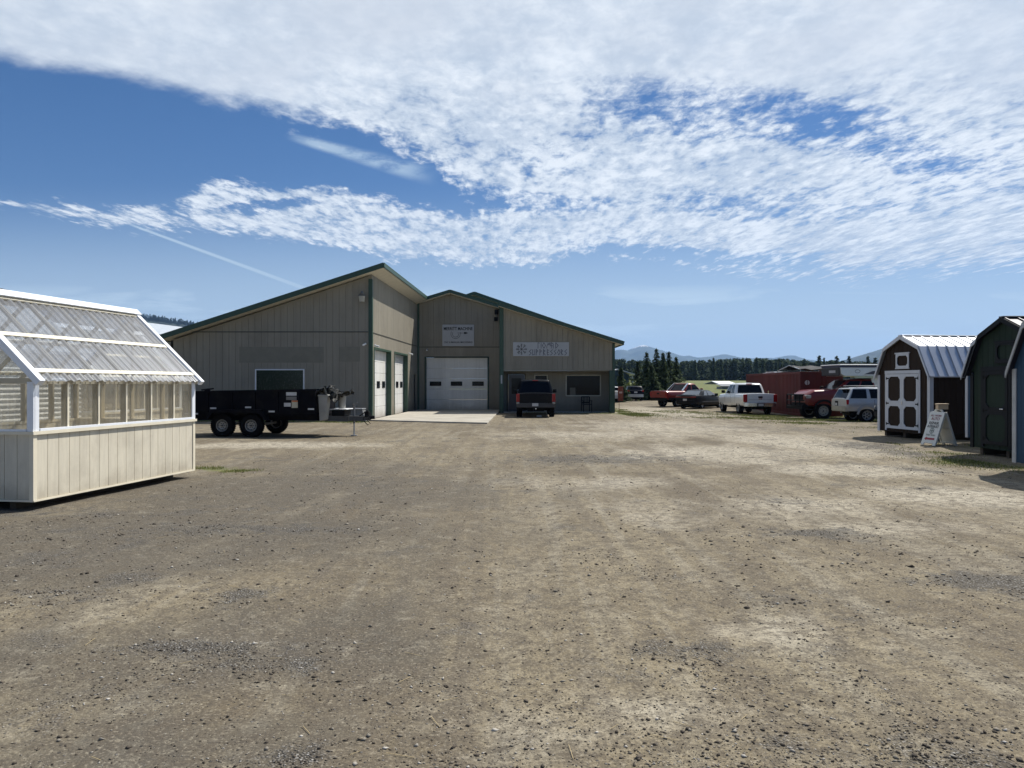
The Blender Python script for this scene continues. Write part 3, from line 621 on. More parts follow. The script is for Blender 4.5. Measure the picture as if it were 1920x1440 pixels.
# ------------------------------------------------------------------ walls with real grooves
def siding(mb, O, d, nrm, u0, u1, topf, z0, openings=(), pitch=.2, gap=.018, th=.014, breaks=(), split=None, core=.12, proud=0.0):
    """boards on plane through O along d; nrm points outward. openings: (ua,ub,za,zb)"""
    O = Vector(O); d = Vector(d).normalized(); nrm = Vector(nrm).normalized()
    def pt(u, w_, z): return O+d*u+nrm*w_+Vector((0, 0, z))
    def col(ua, ub, wi, wo, zsplit):
        cuts = sorted(set([ua, ub]+[b for b in breaks if ua < b < ub]+[x for op in openings for x in op[:2] if ua < x < ub]))
        for a, b in zip(cuts[:-1], cuts[1:]):
            if b-a < 1e-4: continue
            mid = (a+b)/2; iv = [(z0, None)]
            ops = sorted([op for op in openings if op[0]-1e-6 <= mid <= op[1]+1e-6], key=lambda q_: q_[2])
            segs = []; lo = z0
            for op in ops:
                if op[2] > lo+1e-4: segs.append((lo, op[2]))
                lo = op[3]
            segs.append((lo, None))
            out = []
            for s0, s1 in segs:
                if zsplit is not None and s0 < zsplit and (s1 is None or s1 > zsplit): out += [(s0, zsplit-.02), (zsplit+.02, s1)]
                else: out.append((s0, s1))
            for s0, s1 in out:
                ta = topf(a) if s1 is None else min(s1, topf(a)); tb = topf(b) if s1 is None else min(s1, topf(b))
                if ta <= s0+.01 and tb <= s0+.01: continue
                ta = max(ta, s0+.001); tb = max(tb, s0+.001)
                mb.hexa([pt(a, wo, s0), pt(b, wo, s0), pt(b, wi, s0), pt(a, wi, s0), pt(a, wo, ta), pt(b, wo, tb), pt(b, wi, tb), pt(a, wi, ta)])
    col(u0, u1, -core, -th+proud, None)
    n = max(1, int(round((u1-u0)/pitch))); p = (u1-u0)/n
    for i in range(n): col(u0+i*p+gap/2, u0+(i+1)*p-gap/2, -th+proud+.0005, proud, split)

WK = empty('workshop_building', (-6.575, 35.0, 0)); tag(WK, 'long tan metal sided workshop with green trim, stepped gables and white garage doors', 'building')
def bld(mb, name, mat, parent=None, **k):
    return mb.build(name, mat, parent or WK, world=(parent is None), **k)
slope = .327; xr = lambda Y: -5.90+(Y-34.4)*.03714
ztopL = lambda x, Y: 7.28+slope*(x-xr(Y))
# west wing: front wall
mb = MB(); siding(mb, (-16.0, 35, 0), (1, 0, 0), (0, -1, 0), 0, 9.425, lambda u: ztopL(-16+u, 35)-.24, 0, [(16-13.7+1.70, 16-9.74, 1.05, 2.375)] if False else [(4.0, 6.25, 1.05, 2.375)], pitch=.305, gap=.018, th=.016, split=4.14)
bld(mb, 'wall', TAN)
sd_ = Vector((.03714, 1, 0)).normalized(); sn = Vector((1, -.03714, 0)).normalized()
DO = [(.5, 4.5, 0, 3.4), (5.45, 9.45, 0, 3.4), (11.7, 12.8, 0, 2.3)]
mb = MB(); siding(mb, (-6.575, 35, 0), sd_, sn, 0.0, 13.1, lambda u: ztopL(-6.575+u*.037, 35+u)-.22, 0, DO, pitch=.305, gap=.05, th=.035, split=4.12)
bld(mb, 'wall', TAN)
mb = MB(); siding(mb, (-16.0, 60, 0), (0, -1, 0), (-1, 0, 0), 0, 25, lambda u: 3.75, 0, pitch=.6)
mb.box(-15.9, -6, 59.9, 60, 0, 3.7); bld(mb, 'wall', TAN)
# garage door trims and doors on the side wall
def P3(u, w_, z): return Vector((-6.575, 35, z))+sd_*u+sn*w_
for k_, (a, b, z0, z1) in enumerate(DO[:2]):
    mb = MB()
    for u in (a, b): mb.hexa([P3(u-.06, .02, 0), P3(u+.06, .02, 0), P3(u+.06, -.30, 0), P3(u-.06, -.30, 0), P3(u-.06, .02, z1+.06), P3(u+.06, .02, z1+.06), P3(u+.06, -.3, z1+.06), P3(u-.06, -.3, z1+.06)])
    mb.hexa([P3(a+.062, .02, z1-.03), P3(b-.062, .02, z1-.03), P3(b-.062, -.3, z1-.03), P3(a+.062, -.3, z1-.03), P3(a+.062, .02, z1+.06), P3(b-.062, .02, z1+.06), P3(b-.062, -.3, z1+.06), P3(a+.062, -.3, z1+.06)])
    bld(mb, 'door_trim', GRN)
    mb = MB(); n = 6
    for i in range(n):
        s0 = .02+i*(z1-.05)/n; s1 = .02+(i+1)*(z1-.05)/n-.012
        mb.hexa([P3(a+.065, -.24, s0), P3(b-.065, -.24, s0), P3(b-.065, -.29, s0), P3(a+.065, -.29, s0), P3(a+.065, -.24, s1), P3(b-.065, -.24, s1), P3(b-.065, -.29, s1), P3(a+.065, -.29, s1)])
    dr = bld(mb, 'garage_door', DOORW, bevel=.004)
    for uc in (a+.75, (a+b)/2, b-.75):
        mb = MB(); mb.hexa([P3(uc-.33, -.22, 1.50), P3(uc+.33, -.22, 1.50), P3(uc+.33, -.238, 1.50), P3(uc-.33, -.238, 1.50), P3(uc-.33, -.22, 1.84), P3(uc+.33, -.22, 1.84), P3(uc+.33, -.238, 1.84), P3(uc-.33, -.238, 1.84)])
        o = mb.build('window', BLKP, WK, world=True)
        mb = MB(); mb.hexa([P3(uc-.28, -.215, 1.55), P3(uc+.28, -.215, 1.55), P3(uc+.28, -.219, 1.55), P3(uc-.28, -.219, 1.55), P3(uc-.28, -.215, 1.79), P3(uc+.28, -.215, 1.79), P3(uc+.28, -.219, 1.79), P3(uc-.28, -.219, 1.79)])
        g = mb.build('pane', DGL, WK, world=True)
        o.parent = dr; g.parent = dr
a, b = DO[2][:2]
mb = MB(); mb.hexa([P3(a, -.1, 0), P3(b, -.1, 0), P3(b, -.14, 0), P3(a, -.14, 0), P3(a, -.1, 2.3), P3(b, -.1, 2.3), P3(b, -.14, 2.3), P3(a, -.14, 2.3)])
bld(mb, 'entry_door', pm('black_door', (.015, .016, .018), .4))
# corner trims
mb = MB(); mb.box(-6.72, -6.545, 34.955, 34.984, 0, 6.62); mb.hexa([P3(0, .003, 0), P3(.16, .003, 0), P3(.16, .03, 0), P3(0, .03, 0), P3(0, .003, 6.6), P3(.16, .003, 6.6), P3(.16, .03, 6.6), P3(0, .03, 6.6)]); [bld(m_, 'corner_trim', GRN) for m_ in mb.islands()]
mb = MB(); mb.box(-6.17, -5.96, 48.02, 48.083, 0, 6.95); [bld(m_, 'corner_trim', GRN) for m_ in mb.islands()]
FLA = pm('dark_flashing', (.05, .05, .04), .6)
# thin flashing lines
mb = MB(); mb.box(-15.9, -6.74, 34.975, 34.992, 4.12, 4.16); mb.hexa([P3(.17, .002, 4.10), P3(13.0, .002, 4.10), P3(13.0, .02, 4.10), P3(.17, .02, 4.10), P3(.17, .002, 4.14), P3(13, .002, 4.14), P3(13, .02, 4.14), P3(.17, .02, 4.14)])
mb.box(-5.95, -.75, 48.075, 48.092, 4.06, 4.10); [bld(m_, 'flashing', FLA) for m_ in mb.islands()]; 0
# roofs
def slab(name, pts, th, mat, mat2=None, label=None):
    mb = MB(); top = [Vector(p) for p in pts]; bot = [p-Vector((0, 0, th)) for p in top]
    mb.add(bot+top, [(3, 2, 1, 0), (4, 5, 6, 7), (0, 1, 5, 4), (1, 2, 6, 5), (2, 3, 7, 6), (3, 0, 4, 7)])
    return bld(mb, name, mat)
slab('roof', [(-16.3, 34.42, 3.93), (xr(34.42)-.02, 34.42, 7.27), (xr(60)-.02, 60, 7.27), (-15.35, 60, 3.93)], .10, GRNR)
slab('soffit', [(-16.25, 34.45, 3.83), (xr(34.42)-.05, 34.45, 7.15), (xr(48.3)-.05, 48.3, 7.15), (-15.8, 48.3, 3.83)], .09, TANL)
mb = MB(); mb.beam((-16.33, 34.40, 3.82), (xr(34.4), 34.40, 7.19), .04, .23); mb.beam((xr(34.4), 34.42, 7.19), (xr(47.6), 47.6, 7.19), .04, .21); mb.beam((-16.33, 34.42, 3.80), (-15.4, 60, 3.80), .04, .2); [bld(m_, 'fascia', GRN) for m_ in mb.islands()]
# ribs on the roofs
mb = MB()
for k in range(40):
    x = -16.2+k*.26; Y = 34.5
    if x < xr(34.4)-.1: pass
for k in range(42):
    Y = 34.6+k*.6; mb.beam((-16.25+(Y-34.4)*.037, Y, ztopL(-16.25+(Y-34.4)*.037, Y)+.015), (xr(Y)-.05, Y, 7.28), .04, .03)
bld(mb, 'roof_rib', GRNR)
# middle wing
cX, cZ, sC = -3.95, 7.70, .303
ztopC = lambda x: cZ-abs(x-cX)*sC
GD = (.51+.0, 4.56, 0, 3.42)
mb = MB(); siding(mb, (-6.09, 48.1, 0), (1, 0, 0), (0, -1, 0), 0, 5.6, lambda u: ztopC(-6.09+u)-.22, 0, [GD], pitch=.36, gap=.035, th=.03, breaks=[cX+6.09], split=4.08)
bld(mb, 'wall', TAN)
slab('roof', [(-6.0, 47.5, ztopC(-6.0)), (cX, 47.5, cZ), (cX, 62, cZ), (-6.0, 62, ztopC(-6.0))], .12, GRNR)
slab('roof', [(cX+.002, 47.5, cZ), (-.3, 47.5, ztopC(-.3)), (-.3, 56, ztopC(-.3)), (cX+.002, 56, cZ)], .12, GRNR)
mb = MB(); mb.beam((-5.75, 47.47, ztopC(-5.75)-.09), (cX, 47.47, cZ-.09), .04, .20); mb.beam((cX, 47.473, cZ-.09), (-.3, 47.473, ztopC(-.3)-.09), .04, .20); [bld(m_, 'fascia', GRN) for m_ in mb.islands()]
mb = MB(); mb.beam((-5.7, 47.8, ztopC(-5.7)-.20), (cX, 47.8, cZ-.20), .5, .05); mb.beam((cX, 47.8, cZ-.20), (-.7, 47.8, ztopC(-.7)-.20), .5, .05); bld(mb, 'soffit', TANL)
ga, gb = -6.09+GD[0], -6.09+GD[1]
mb = MB(); mb.box(ga-.05, ga+.05, 48.06, 48.35, 0, 3.46); mb.box(gb-.05, gb+.05, 48.06, 48.35, 0, 3.46); mb.box(ga+.051, gb-.051, 48.06, 48.35, 3.40, 3.47); bld(mb, 'door_trim', pm('dark_green_trim', (.018, .045, .033), .5))
mb = MB()
for i in range(5):
    s0 = .03+i*.674; mb.box(ga+.06, gb-.06, 48.26, 48.31, s0, s0+.662)
dr = bld(mb, 'garage_door', DOORW, bevel=.004)
for uc in (-4.94, -3.585, -2.2):
    mb = MB().box(uc-.37, uc+.37, 48.225, 48.258, 1.58, 1.86); o = mb.build('window', BLKP, WK, world=True); o.parent = dr
    mb = MB().box(uc-.32, uc+.32, 48.215, 48.224, 1.63, 1.81); o = mb.build('pane', DGL, WK, world=True); o.parent = dr
# east wing
nz = lambda x: 6.38-(x+.57)*.313
mb = MB(); siding(mb, (-.69, 44, 0), (1, 0, 0), (0, -1, 0), 0, 6.72, lambda u: nz(-.69+u)-.20, 2.49, pitch=.305, gap=.03, th=.02)
bld(mb, 'wall', TAN)
LW = [(1.10, 2.0+.12, .05, 2.30), (2.06+.40+.0, 3.30-.05, 1.25, 2.24), (4.0, 6.03, .98, 2.24)]
LW = [(.46, 1.45, .05, 2.28), (2.07, 2.84, 1.10, 2.24), (3.98, 6.08, .98, 2.24)]
mb = MB(); siding(mb, (-.69, 45.5, 0), (1, 0, 0), (0, -1, 0), 0, 6.68, lambda u: 2.48, .06, LW, pitch=.41, gap=.03, th=.02)
mb.box(-.6, 5.95, 45.44, 45.49, 0, .06); bld(mb, 'wall', TAN)
mb = MB(); mb.box(-.66, 6.0, 44.13, 45.4, 2.44, 2.485); bld(mb, 'soffit', TAND)
mb = MB(); siding(mb, (6.03, 44, 0), (0, 1, 0), (1, 0, 0), 0, 18, lambda u: nz(6.03)-.2, 0, pitch=.305); mb.box(-.72, -.60, 44.13, 48.2, 0, 6.1); bld(mb, 'wall', TAN)
mb = MB(); mb.box(-.74, -.50, 43.955, 43.995, 0, 6.2); mb.box(-.74, -.50, 44.0, 44.128, 0, 2.485); [bld(m_, 'corner_trim', GRN) for m_ in mb.islands()]
mb = MB(); mb.box(5.92, 6.06, 43.955, 43.995, 2.49, 4.1); mb.box(5.74, 6.06, 43.955, 44.12, 0, 2.488); mb.box(5.90, 6.0, 44.122, 45.42, 0, 2.43); [bld(m_, 'corner_trim', GRN) for m_ in mb.islands()]
slab('roof', [(-.80, 43.42, nz(-.80)+.02), (6.48, 43.42, nz(6.48)+.02), (6.48, 62, nz(6.48)+.02), (-.80, 62, nz(-.80)+.02)], .10, GRNR)
mb = MB(); mb.beam((-.82, 43.40, nz(-.82)-.09), (6.52, 43.40, nz(6.52)-.09), .04, .22); mb.beam((6.50, 43.42, nz(6.52)-.09), (6.50, 62, nz(6.52)-.09), .04, .2); [bld(m_, 'fascia', GRN) for m_ in mb.islands()]
mb = MB(); mb.beam((-.80, 43.70, nz(-.8)-.17), (6.45, 43.70, nz(6.45)-.17), .54, .05); mb.beam((6.27, 43.99, nz(6.27)-.17), (6.27, 62, nz(6.27)-.17), .40, .05); bld(mb, 'soffit', TANL)
# rear wing with the higher ridge
dz_ = lambda x: 8.62-abs(x+2.84)*.345
mb = MB(); siding(mb, (-5.8, 56.4, 0), (1, 0, 0), (0, -1, 0), 0, 11.9, lambda u: dz_(-5.8+u)-.2, 3, pitch=.61, breaks=[2.96]); mb.box(5.95, 6.1, 56.5, 72, 0, 5.2); mb.box(-5.9, -5.8, 56.5, 72, 0, 7.3); bld(mb, 'wall', TAN)
slab('roof', [(-6.2, 56, dz_(-6.2)), (-2.84, 56, 8.62), (-2.84, 72, 8.62), (-6.2, 72, dz_(-6.2))], .12, GRNR)
slab('roof', [(-2.838, 56, 8.62), (6.5, 56, dz_(6.5)), (6.5, 72, dz_(6.5)), (-2.838, 72, 8.62)], .12, GRNR)
mb = MB(); mb.beam((-6.2, 55.97, dz_(-6.2)-.10), (-2.84, 55.97, 8.52), .04, .22); mb.beam((-2.84, 55.973, 8.52), (6.5, 55.973, dz_(6.5)-.10), .04, .24); [bld(m_, 'fascia', GRN) for m_ in mb.islands()]

def window(x0, x1, z0, z1, y, fw=.06, frame=WHT, glass=DGL, parent=WK, mullion=False):
    mb = MB(); mb.box(x0, x1, y-.05, y+.04, z1-fw, z1); mb.box(x0, x1, y-.05, y+.04, z0, z0+fw); mb.box(x0, x0+fw, y-.05, y+.04, z0+fw, z1-fw); mb.box(x1-fw, x1, y-.05, y+.04, z0+fw, z1-fw)
    f = mb.build('window', frame, parent, world=True)
    g = MB().box(x0+fw, x1-fw, y+.0, y+.012, z0+fw, z1-fw).build('pane', glass, parent, world=True); g.parent = f; return f
SCRN = pm('dark_green_window_film', (.012, .028, .018), .25, var=.1)
window(-12.03, -9.72, 1.0, 2.40, 34.985, .055, glass=SCRN)
CREAM = pm('cream_window_frame', (.60, .58, .50), .5)
window(1.36, 2.17, 1.05, 2.26, 45.48, .05, frame=CREAM)
wf = window(3.27, 5.41, .96, 2.26, 45.48, .055, frame=CREAM)
# things seen behind the big window: a card box on the sill
MB().box(3.52, 3.86, 45.43, 45.478, 1.02, 1.48).build('paper_notice', pm('pale_card', (.16, .15, .12), .7), WK, world=True)
mb = MB().box(-.22, .75, 45.50, 45.56, .05, 2.26); dd = bld(mb, 'entry_door', pm('dark_blue_door', (.022, .026, .05), .35, coat=.2))
o = MB().box(-.02, .55, 45.48, 45.498, 1.1, 2.05).build('pane', DGL, WK, world=True); o.parent = dd
o = MB().box(.34, .60, 45.465, 45.478, 1.02, 1.38).build('paper_notice', pm('pale_blue_notice', (.22, .30, .33), .6), WK, world=True); o.parent = dd
mb = MB(); mb.box(-.30, -.225, 45.46, 45.51, .04, 2.34); mb.box(.755, .83, 45.46, 45.51, .04, 2.34); mb.box(-.224, .754, 45.46, 45.51, 2.265, 2.34); bld(mb, 'door_trim', pm('brown_trim', (.06, .05, .04), .6))
# darker patches where signs used to hang
mb = MB(); mb.box(-12.78, -8.83, 34.992, 34.9975, 2.70, 3.44); mb.box(-8.10, -7.13, 34.992, 34.9975, 2.75, 3.44); [bld(m_, 'unfaded_patch', TAND) for m_ in mb.islands()]
# address plate, lamps, cameras
MB().box(-.66, -.57, 43.93, 43.953, 1.72, 2.22).build('address_plate', SIGNW, WK, world=True)
def wall_lamp(p, out, s=1.0):
    p = Vector(p); o = Vector(out); b = MB(); b.tube([p, p+o*.16*s, p+o*.22*s-Vector((0, 0, .05*s))], [.05*s, .07*s, .13*s], 12); b.tube([p+o*.18*s, p+o*.18*s+Vector((0, 0, .14*s))], [.07*s, .03*s], 10)
    l = b.build('wall_lamp', GREY, WK, world=True, smooth=True)
    b = MB(); b.tube([p+o*.22*s-Vector((0, 0, .05*s)), p+o*.22*s-Vector((0, 0, .26*s))], [.125*s, .10*s], 14); g = b.build('lamp_glass', pm('prismatic_lens', (.42, .40, .34), .2, spec=.8), WK, world=True, smooth=True); g.parent = l
wall_lamp((-6.98, 34.97, 5.85), (0, -1, 0), 1.25)
def cam_(p, out):
    p = Vector(p); o = Vector(out); b = MB(); b.tube([p, p+o*.10], .02, 8); b.tube([p+o*.06-Vector((0, 0, .03)), p+o*.30-Vector((0, 0, .09))], .045, 10)
    return b.build('security_camera', WHT, WK, world=True, smooth=True)
cam_((-6.83, 34.97, 3.60), (-.3, -.95, 0))
for u in (.35, 9.7): cam_(P3(u, .02, 3.55), (.9, -.4, 0))
cam_((-5.45, 48.08, 3.95), (0, -1, 0))
b = MB(); b.tube([(-1.0, 48.07, 6.30), (-1.0, 47.85, 6.30)], .03, 8); b.box(-1.12, -.88, 47.66, 47.86, 6.15, 6.45); b.box(-1.14, -.9, 47.7, 47.86, 5.72, 5.98); b.tube([(-1.02, 48.07, 5.9), (-1.02, 47.8, 5.85)], .03, 8)
[m_.build('flood_light', BLKP, WK, world=True) for m_ in (lambda I: [join_mb(I[:2]), join_mb(I[2:])])(b.islands())]
# concrete apron
mb = MB(); ap = [(-6.55, 34.25), (-1.05, 31.75), (-.80, 43.9), (-.80, 48.05), (-6.05, 48.05)]
mb.prism([(x, y, .06) for x, y in ap], (0, 0, -.12)); o = mb.build('concrete_apron', CONC, bevel=.01); tag(o, 'pale concrete apron in front of the white garage doors', 'pavement', kind='structure')
mb = MB(); mb.prism([(x, y, .05) for x, y in [(-.55, 43.98), (5.7, 43.98), (5.7, 45.42), (-.55, 45.42)]], (0, 0, -.12)); tag(mb.build('entry_slab', CONC, bevel=.01), 'concrete strip under the recessed office front', 'pavement', kind='structure')

# ------------------------------------------------------------------ the two name boards
s = empty('shop_sign', (-3.46, 48.05, 4.14)); tag(s, 'white board reading MERRITT MACHINE with micrometer drawing above the wide garage door', 'sign')
MB().box(-1.02, 1.02, -.02, .02, 0, 1.38).build('sign_board', SIGNW, s)
lettering('MERRITT MACHINE', 1.86, .21, INK, s, TM(0, -.024, 1.12), bold=.02)
lettering('CNC & MANUAL MACHINING', 1.84, .12, pm('grey_ink', (.05, .05, .055), .6), s, TM(0, -.024, .25), bold=.012)
b = MB(); arc = lambda r, a0, a1, n=16: [(-.17+r*math.cos(R(a0+(a1-a0)*i/n)), .78+r*math.sin(R(a0+(a1-a0)*i/n))) for i in range(n+1)]
for r in (.30, .20):
    p = arc(r, 150, 360); strokes(b, [(p[i][0], p[i][1], p[i+1][0], p[i+1][1]) for i in range(len(p)-1)], .022, -.024)
strokes(b, [(-.05, .84, .14, .84), (.18, .84, .30, .84), (.15, .80, .15, .88), (.55, .87, .62, .84), (.55, .81, .62, .84)], .022, -.024)
b.box(.36, .54, -.024, -.02, .78, .90); b.build('emblem', INK, s)

s = empty('shop_sign', (1.71, 43.97, 3.34)); tag(s, 'long white board reading NOMAD SUPPRESSORS in angular letters over the office windows', 'sign')
MB().box(-1.65, 1.65, -.02, .02, 0, .82).build('sign_board', SIGNW, s)
GL = {'N': [(0, 0, 0, 1), (0, 1, .35, .9), (.7, 0, .7, 1)], 'O': [(.35, 0, 0, .5), (0, .5, .35, 1), (.35, 1, .7, .5), (.7, .5, .35, 0)], 'M': [(0, .35, .3, .9), (.3, .9, .5, .55), (.5, .55, .7, 1), (.7, 1, .85, .4), (0, .35, 0, 0)],
      'A': [(0, 0, 0, 1), (0, 1, .45, .8), (.45, .8, .45, 0), (0, .5, .45, .4)], 'D': [(0, 0, 0, 1), (0, 1, .6, .5), (.6, .5, 0, 0)], 'S': [(.6, 1, 0, .65), (0, .65, .6, .35), (.6, .35, 0, 0)],
      'U': [(0, 1, 0, 0), (0, 0, .35, .15), (.6, 1, .6, 0)], 'P': [(0, 0, 0, 1), (0, 1, .5, .75), (.5, .75, 0, .45)], 'R': [(0, 0, 0, 1), (0, 1, .5, .75), (.5, .75, 0, .5), (0, .5, .55, 0)], 'E': [(.1, 0, .1, 1), (.1, 1, .55, .85), (.1, .5, .5, .5), (.1, 0, .55, .12)]}
def runes(b, text, x0, x1, z0, z1, wd):
    n = len(text); st = (x1-x0)/n
    for i, ch in enumerate(text):
        strokes(b, [(x0+i*st+a*st, z0+b_*(z1-z0), x0+i*st+c_*st, z0+d_*(z1-z0)) for a, b_, c_, d_ in GL[ch]], wd, -.024)
b = MB(); runes(b, 'NOMAD', -.18, 1.12, .46, .79, .030); runes(b, 'SUPPRESSORS', -.70, 1.60, .06, .39, .030); b.build('lettering', pm('grey_rune_ink', (.07, .07, .10), .6), s)
b = MB(); cx, cz = -1.15, .41
for k in range(8):
    a = R(45*k); c_, s_ = math.cos(a), math.sin(a); sg = [(cx, cz, cx+.31*c_, cz+.31*s_)]
    for q in (.18, .24, .30):
        hw = .05 if q > .2 else .03; sg.append((cx+q*c_-hw*s_, cz+q*s_+hw*c_, cx+q*c_+hw*s_, cz+q*s_-hw*c_))
    if k % 2: sg.append((cx+.31*c_-.06*s_, cz+.31*s_+.06*c_, cx+.26*c_-.09*s_, cz+.26*s_+.09*c_))
    strokes(b, sg, .022, -.024)
p = [(cx+.20*math.cos(R(a)), cz+.20*math.sin(R(a))) for a in range(100, 261, 20)]
strokes(b, [(*p[i], *p[i+1]) for i in range(len(p)-1)], .016, -.0238); b.build('emblem', INK, s)

# office chair and small sign
c_ = empty('patio_chair', (4.45, 44.55, .05), R(12)); tag(c_, 'dark metal chair standing below the big office window', 'chair')
MB().box(-.25, .25, -.24, .24, .42, .46).build('seat', BLKP, c_, bevel=.01)
b = MB(); b.box(-.25, .25, .20, .24, .5, .56); b.box(-.25, .25, .21, .25, .86, .92)
for k in range(6): b.box(-.24+k*.09, -.21+k*.09, .215, .235, .56, .86)
b.build('backrest', BLKP, c_)
for sx in (-1, 1):
    MB().box(sx*.27-.02, sx*.27+.02, -.24, .22, .64, .67).build('armrest', BLKP, c_)
    for sy in (-1, 1): MB().box(sx*.25-.018, sx*.25+.018, sy*.21-.018, sy*.21+.018, 0, .66 if sy < 0 else .9).build('leg', BLKP, c_)
e = empty('marker_sign', (6.28, 43.2, 0), R(20)); tag(e, 'small faded red sign on a thin stake in grass at the workshop corner', 'sign')
RS = pm('faded_red_sign', (.20, .045, .022), .7, var=.25, vs=9)
MB().box(-.17, .17, -.012, .012, .72, 1.55).build('sign_board', RS, e, bevel=.004); MB().tube([(-.08, .02, 0), (-.08, .02, 1.5)], .014, 8).build('stake', pm('rusty_stake', (.16, .06, .035), .8), e)
MB().box(-.10, .10, -.02, -.013, 1.16, 1.26).build('label_plate', pm('pale_label', (.5, .32, .26), .6), e)
# low bin by the wall corner
e = empty('truck_tool_box', (-7.45, 33.9, 0), R(-3)); tag(e, 'low dark grey tool box on the ground at the foot of the workshop wall', 'box')
b = MB(); b.prism([(-.85, -.25, 0), (.9, -.25, 0), (.72, -.25, .55), (-.85, -.25, .55)], (0, .55, 0)); b.build('body', GREY, e, bevel=.02)
MB().box(-.88, .75, -.28, .33, .552, .60).build('lid', GALV, e, bevel=.01)

# ------------------------------------------------------------------ greenhouse
CRM = pm('cream_painted_siding', (.66, .61, .49), .6, var=.05, vs=2.5, bump=.0012, bs=30, stretch=(8, 8, 1), dirt=(.36, .32, .25), dirt_amt=.3, splash=((.36, .31, .23), .42))
CRT = pm('cream_trim', (.76, .70, .55), .55, var=.05)
STUD = pm('cream_stud', (.50, .44, .32), .65, var=.1)
WTR = pm('white_aluminium_trim', (.80, .83, .88), .35, var=.03)
PC = bpy.data.materials.new('clear_corrugated_sheet'); PC.use_nodes = True; t = NT(PC.node_tree); t.n.clear()
o_ = t.node('ShaderNodeOutputMaterial'); tb = t.node('ShaderNodeBsdfTransparent'); gb_ = t.node('ShaderNodeBsdfGlossy'); df = t.node('ShaderNodeBsdfDiffuse'); tl = t.node('ShaderNodeBsdfTranslucent')
tb.inputs[0].default_value = (.88, .86, .80, 1); gb_.inputs['Roughness'].default_value = .16; gb_.inputs[0].default_value = (.9, .93, 1, 1); df.inputs[0].default_value = (.46, .43, .36, 1); tl.inputs[0].default_value = (.50, .46, .38, 1)
lw = t.node('ShaderNodeLayerWeight'); lw.inputs[0].default_value = .35
sc_ = t.node('ShaderNodeTexCoord').outputs['Object']; sm = t.ss(t.noise(t.mapping(sc_, scale=(1, 3, 1)), 1.6, 5, .6), .3, .75)
m1 = t.node('ShaderNodeMixShader'); m1.inputs[0].default_value = .5; t.link(df.outputs[0], m1.inputs[1]); t.link(tl.outputs[0], m1.inputs[2])
m2 = t.node('ShaderNodeMixShader'); t.link(t.mr(sm, 0, 1, .20, .48), m2.inputs[0]); t.link(tb.outputs[0], m2.inputs[1]); t.link(m1.outputs[0], m2.inputs[2])
m3 = t.node('ShaderNodeMixShader'); t.link(t.mr(lw.outputs['Fresnel'], 0, 1, .05, .55), m3.inputs[0]); t.link(m2.outputs[0], m3.inputs[1]); t.link(gb_.outputs[0], m3.inputs[2]); t.link(m3.outputs[0], o_.inputs[0])
def variant(src, name, lo, hi, tint):
    m = src.copy(); m.name = name
    return m
PR = bpy.data.materials.new('milky_corrugated_roof_sheet'); PR.use_nodes = True; t = NT(PR.node_tree); t.n.clear()
o_ = t.node('ShaderNodeOutputMaterial'); tb = t.node('ShaderNodeBsdfTransparent'); gb_ = t.node('ShaderNodeBsdfGlossy'); df = t.node('ShaderNodeBsdfDiffuse'); tl = t.node('ShaderNodeBsdfTranslucent')
tb.inputs[0].default_value = (.80, .84, .88, 1); gb_.inputs['Roughness'].default_value = .22; gb_.inputs[0].default_value = (.9, .93, 1, 1); df.inputs[0].default_value = (.40, .41, .43, 1); tl.inputs[0].default_value = (.42, .43, .45, 1)
sc_ = t.node('ShaderNodeTexCoord').outputs['Object']; sm = t.ss(t.noise(t.mapping(sc_, scale=(.5, 9, .5)), 1.6, 5, .65), .3, .75)
m1 = t.node('ShaderNodeMixShader'); m1.inputs[0].default_value = .5; t.link(df.outputs[0], m1.inputs[1]); t.link(tl.outputs[0], m1.inputs[2])
m2 = t.node('ShaderNodeMixShader'); t.link(t.mr(sm, 0, 1, .32, .68), m2.inputs[0]); t.link(tb.outputs[0], m2.inputs[1]); t.link(m1.outputs[0], m2.inputs[2])
m3 = t.node('ShaderNodeMixShader'); lw = t.node('ShaderNodeLayerWeight'); lw.inputs[0].default_value = .3; t.link(t.mr(lw.outputs['Fresnel'], 0, 1, .06, .6), m3.inputs[0]); t.link(m2.outputs[0], m3.inputs[1]); t.link(gb_.outputs[0], m3.inputs[2]); t.link(m3.outputs[0], o_.inputs[0])
def groove_panel(mb, x0, x1, z0, z1, y, n_out, pitch=.203, gap=.008, th=.009, axis='x'):
    n = max(1, round((x1-x0)/pitch)); p = (x1-x0)/n
    for i in range(n):
        a, b = x0+i*p+gap/2, x0+(i+1)*p-gap/2
        if axis == 'x': mb.box(a, b, min(y, y+n_out*th), max(y, y+n_out*th), z0, z1)
        else: mb.box(min(y, y+n_out*th), max(y, y+n_out*th), a, b, z0, z1)
def corr(mb, o, du, dv, L, H, pitch=.076, amp=.009, n_=None):
    """corrugated sheet: runs along dv, waves along du"""
    o, du, dv = Vector(o), Vector(du).normalized(), Vector(dv).normalized(); nn = du.cross(dv).normalized(); k = int(L/pitch*6); vs = []
    for i in range(k+1):
        u = L*i/k; q = o+du*u+nn*amp*math.sin(u/pitch*2*math.pi); vs += [q, q+dv*H]
    mb.add(vs, [(2*i, 2*i+2, 2*i+3, 2*i+1) for i in range(k)])
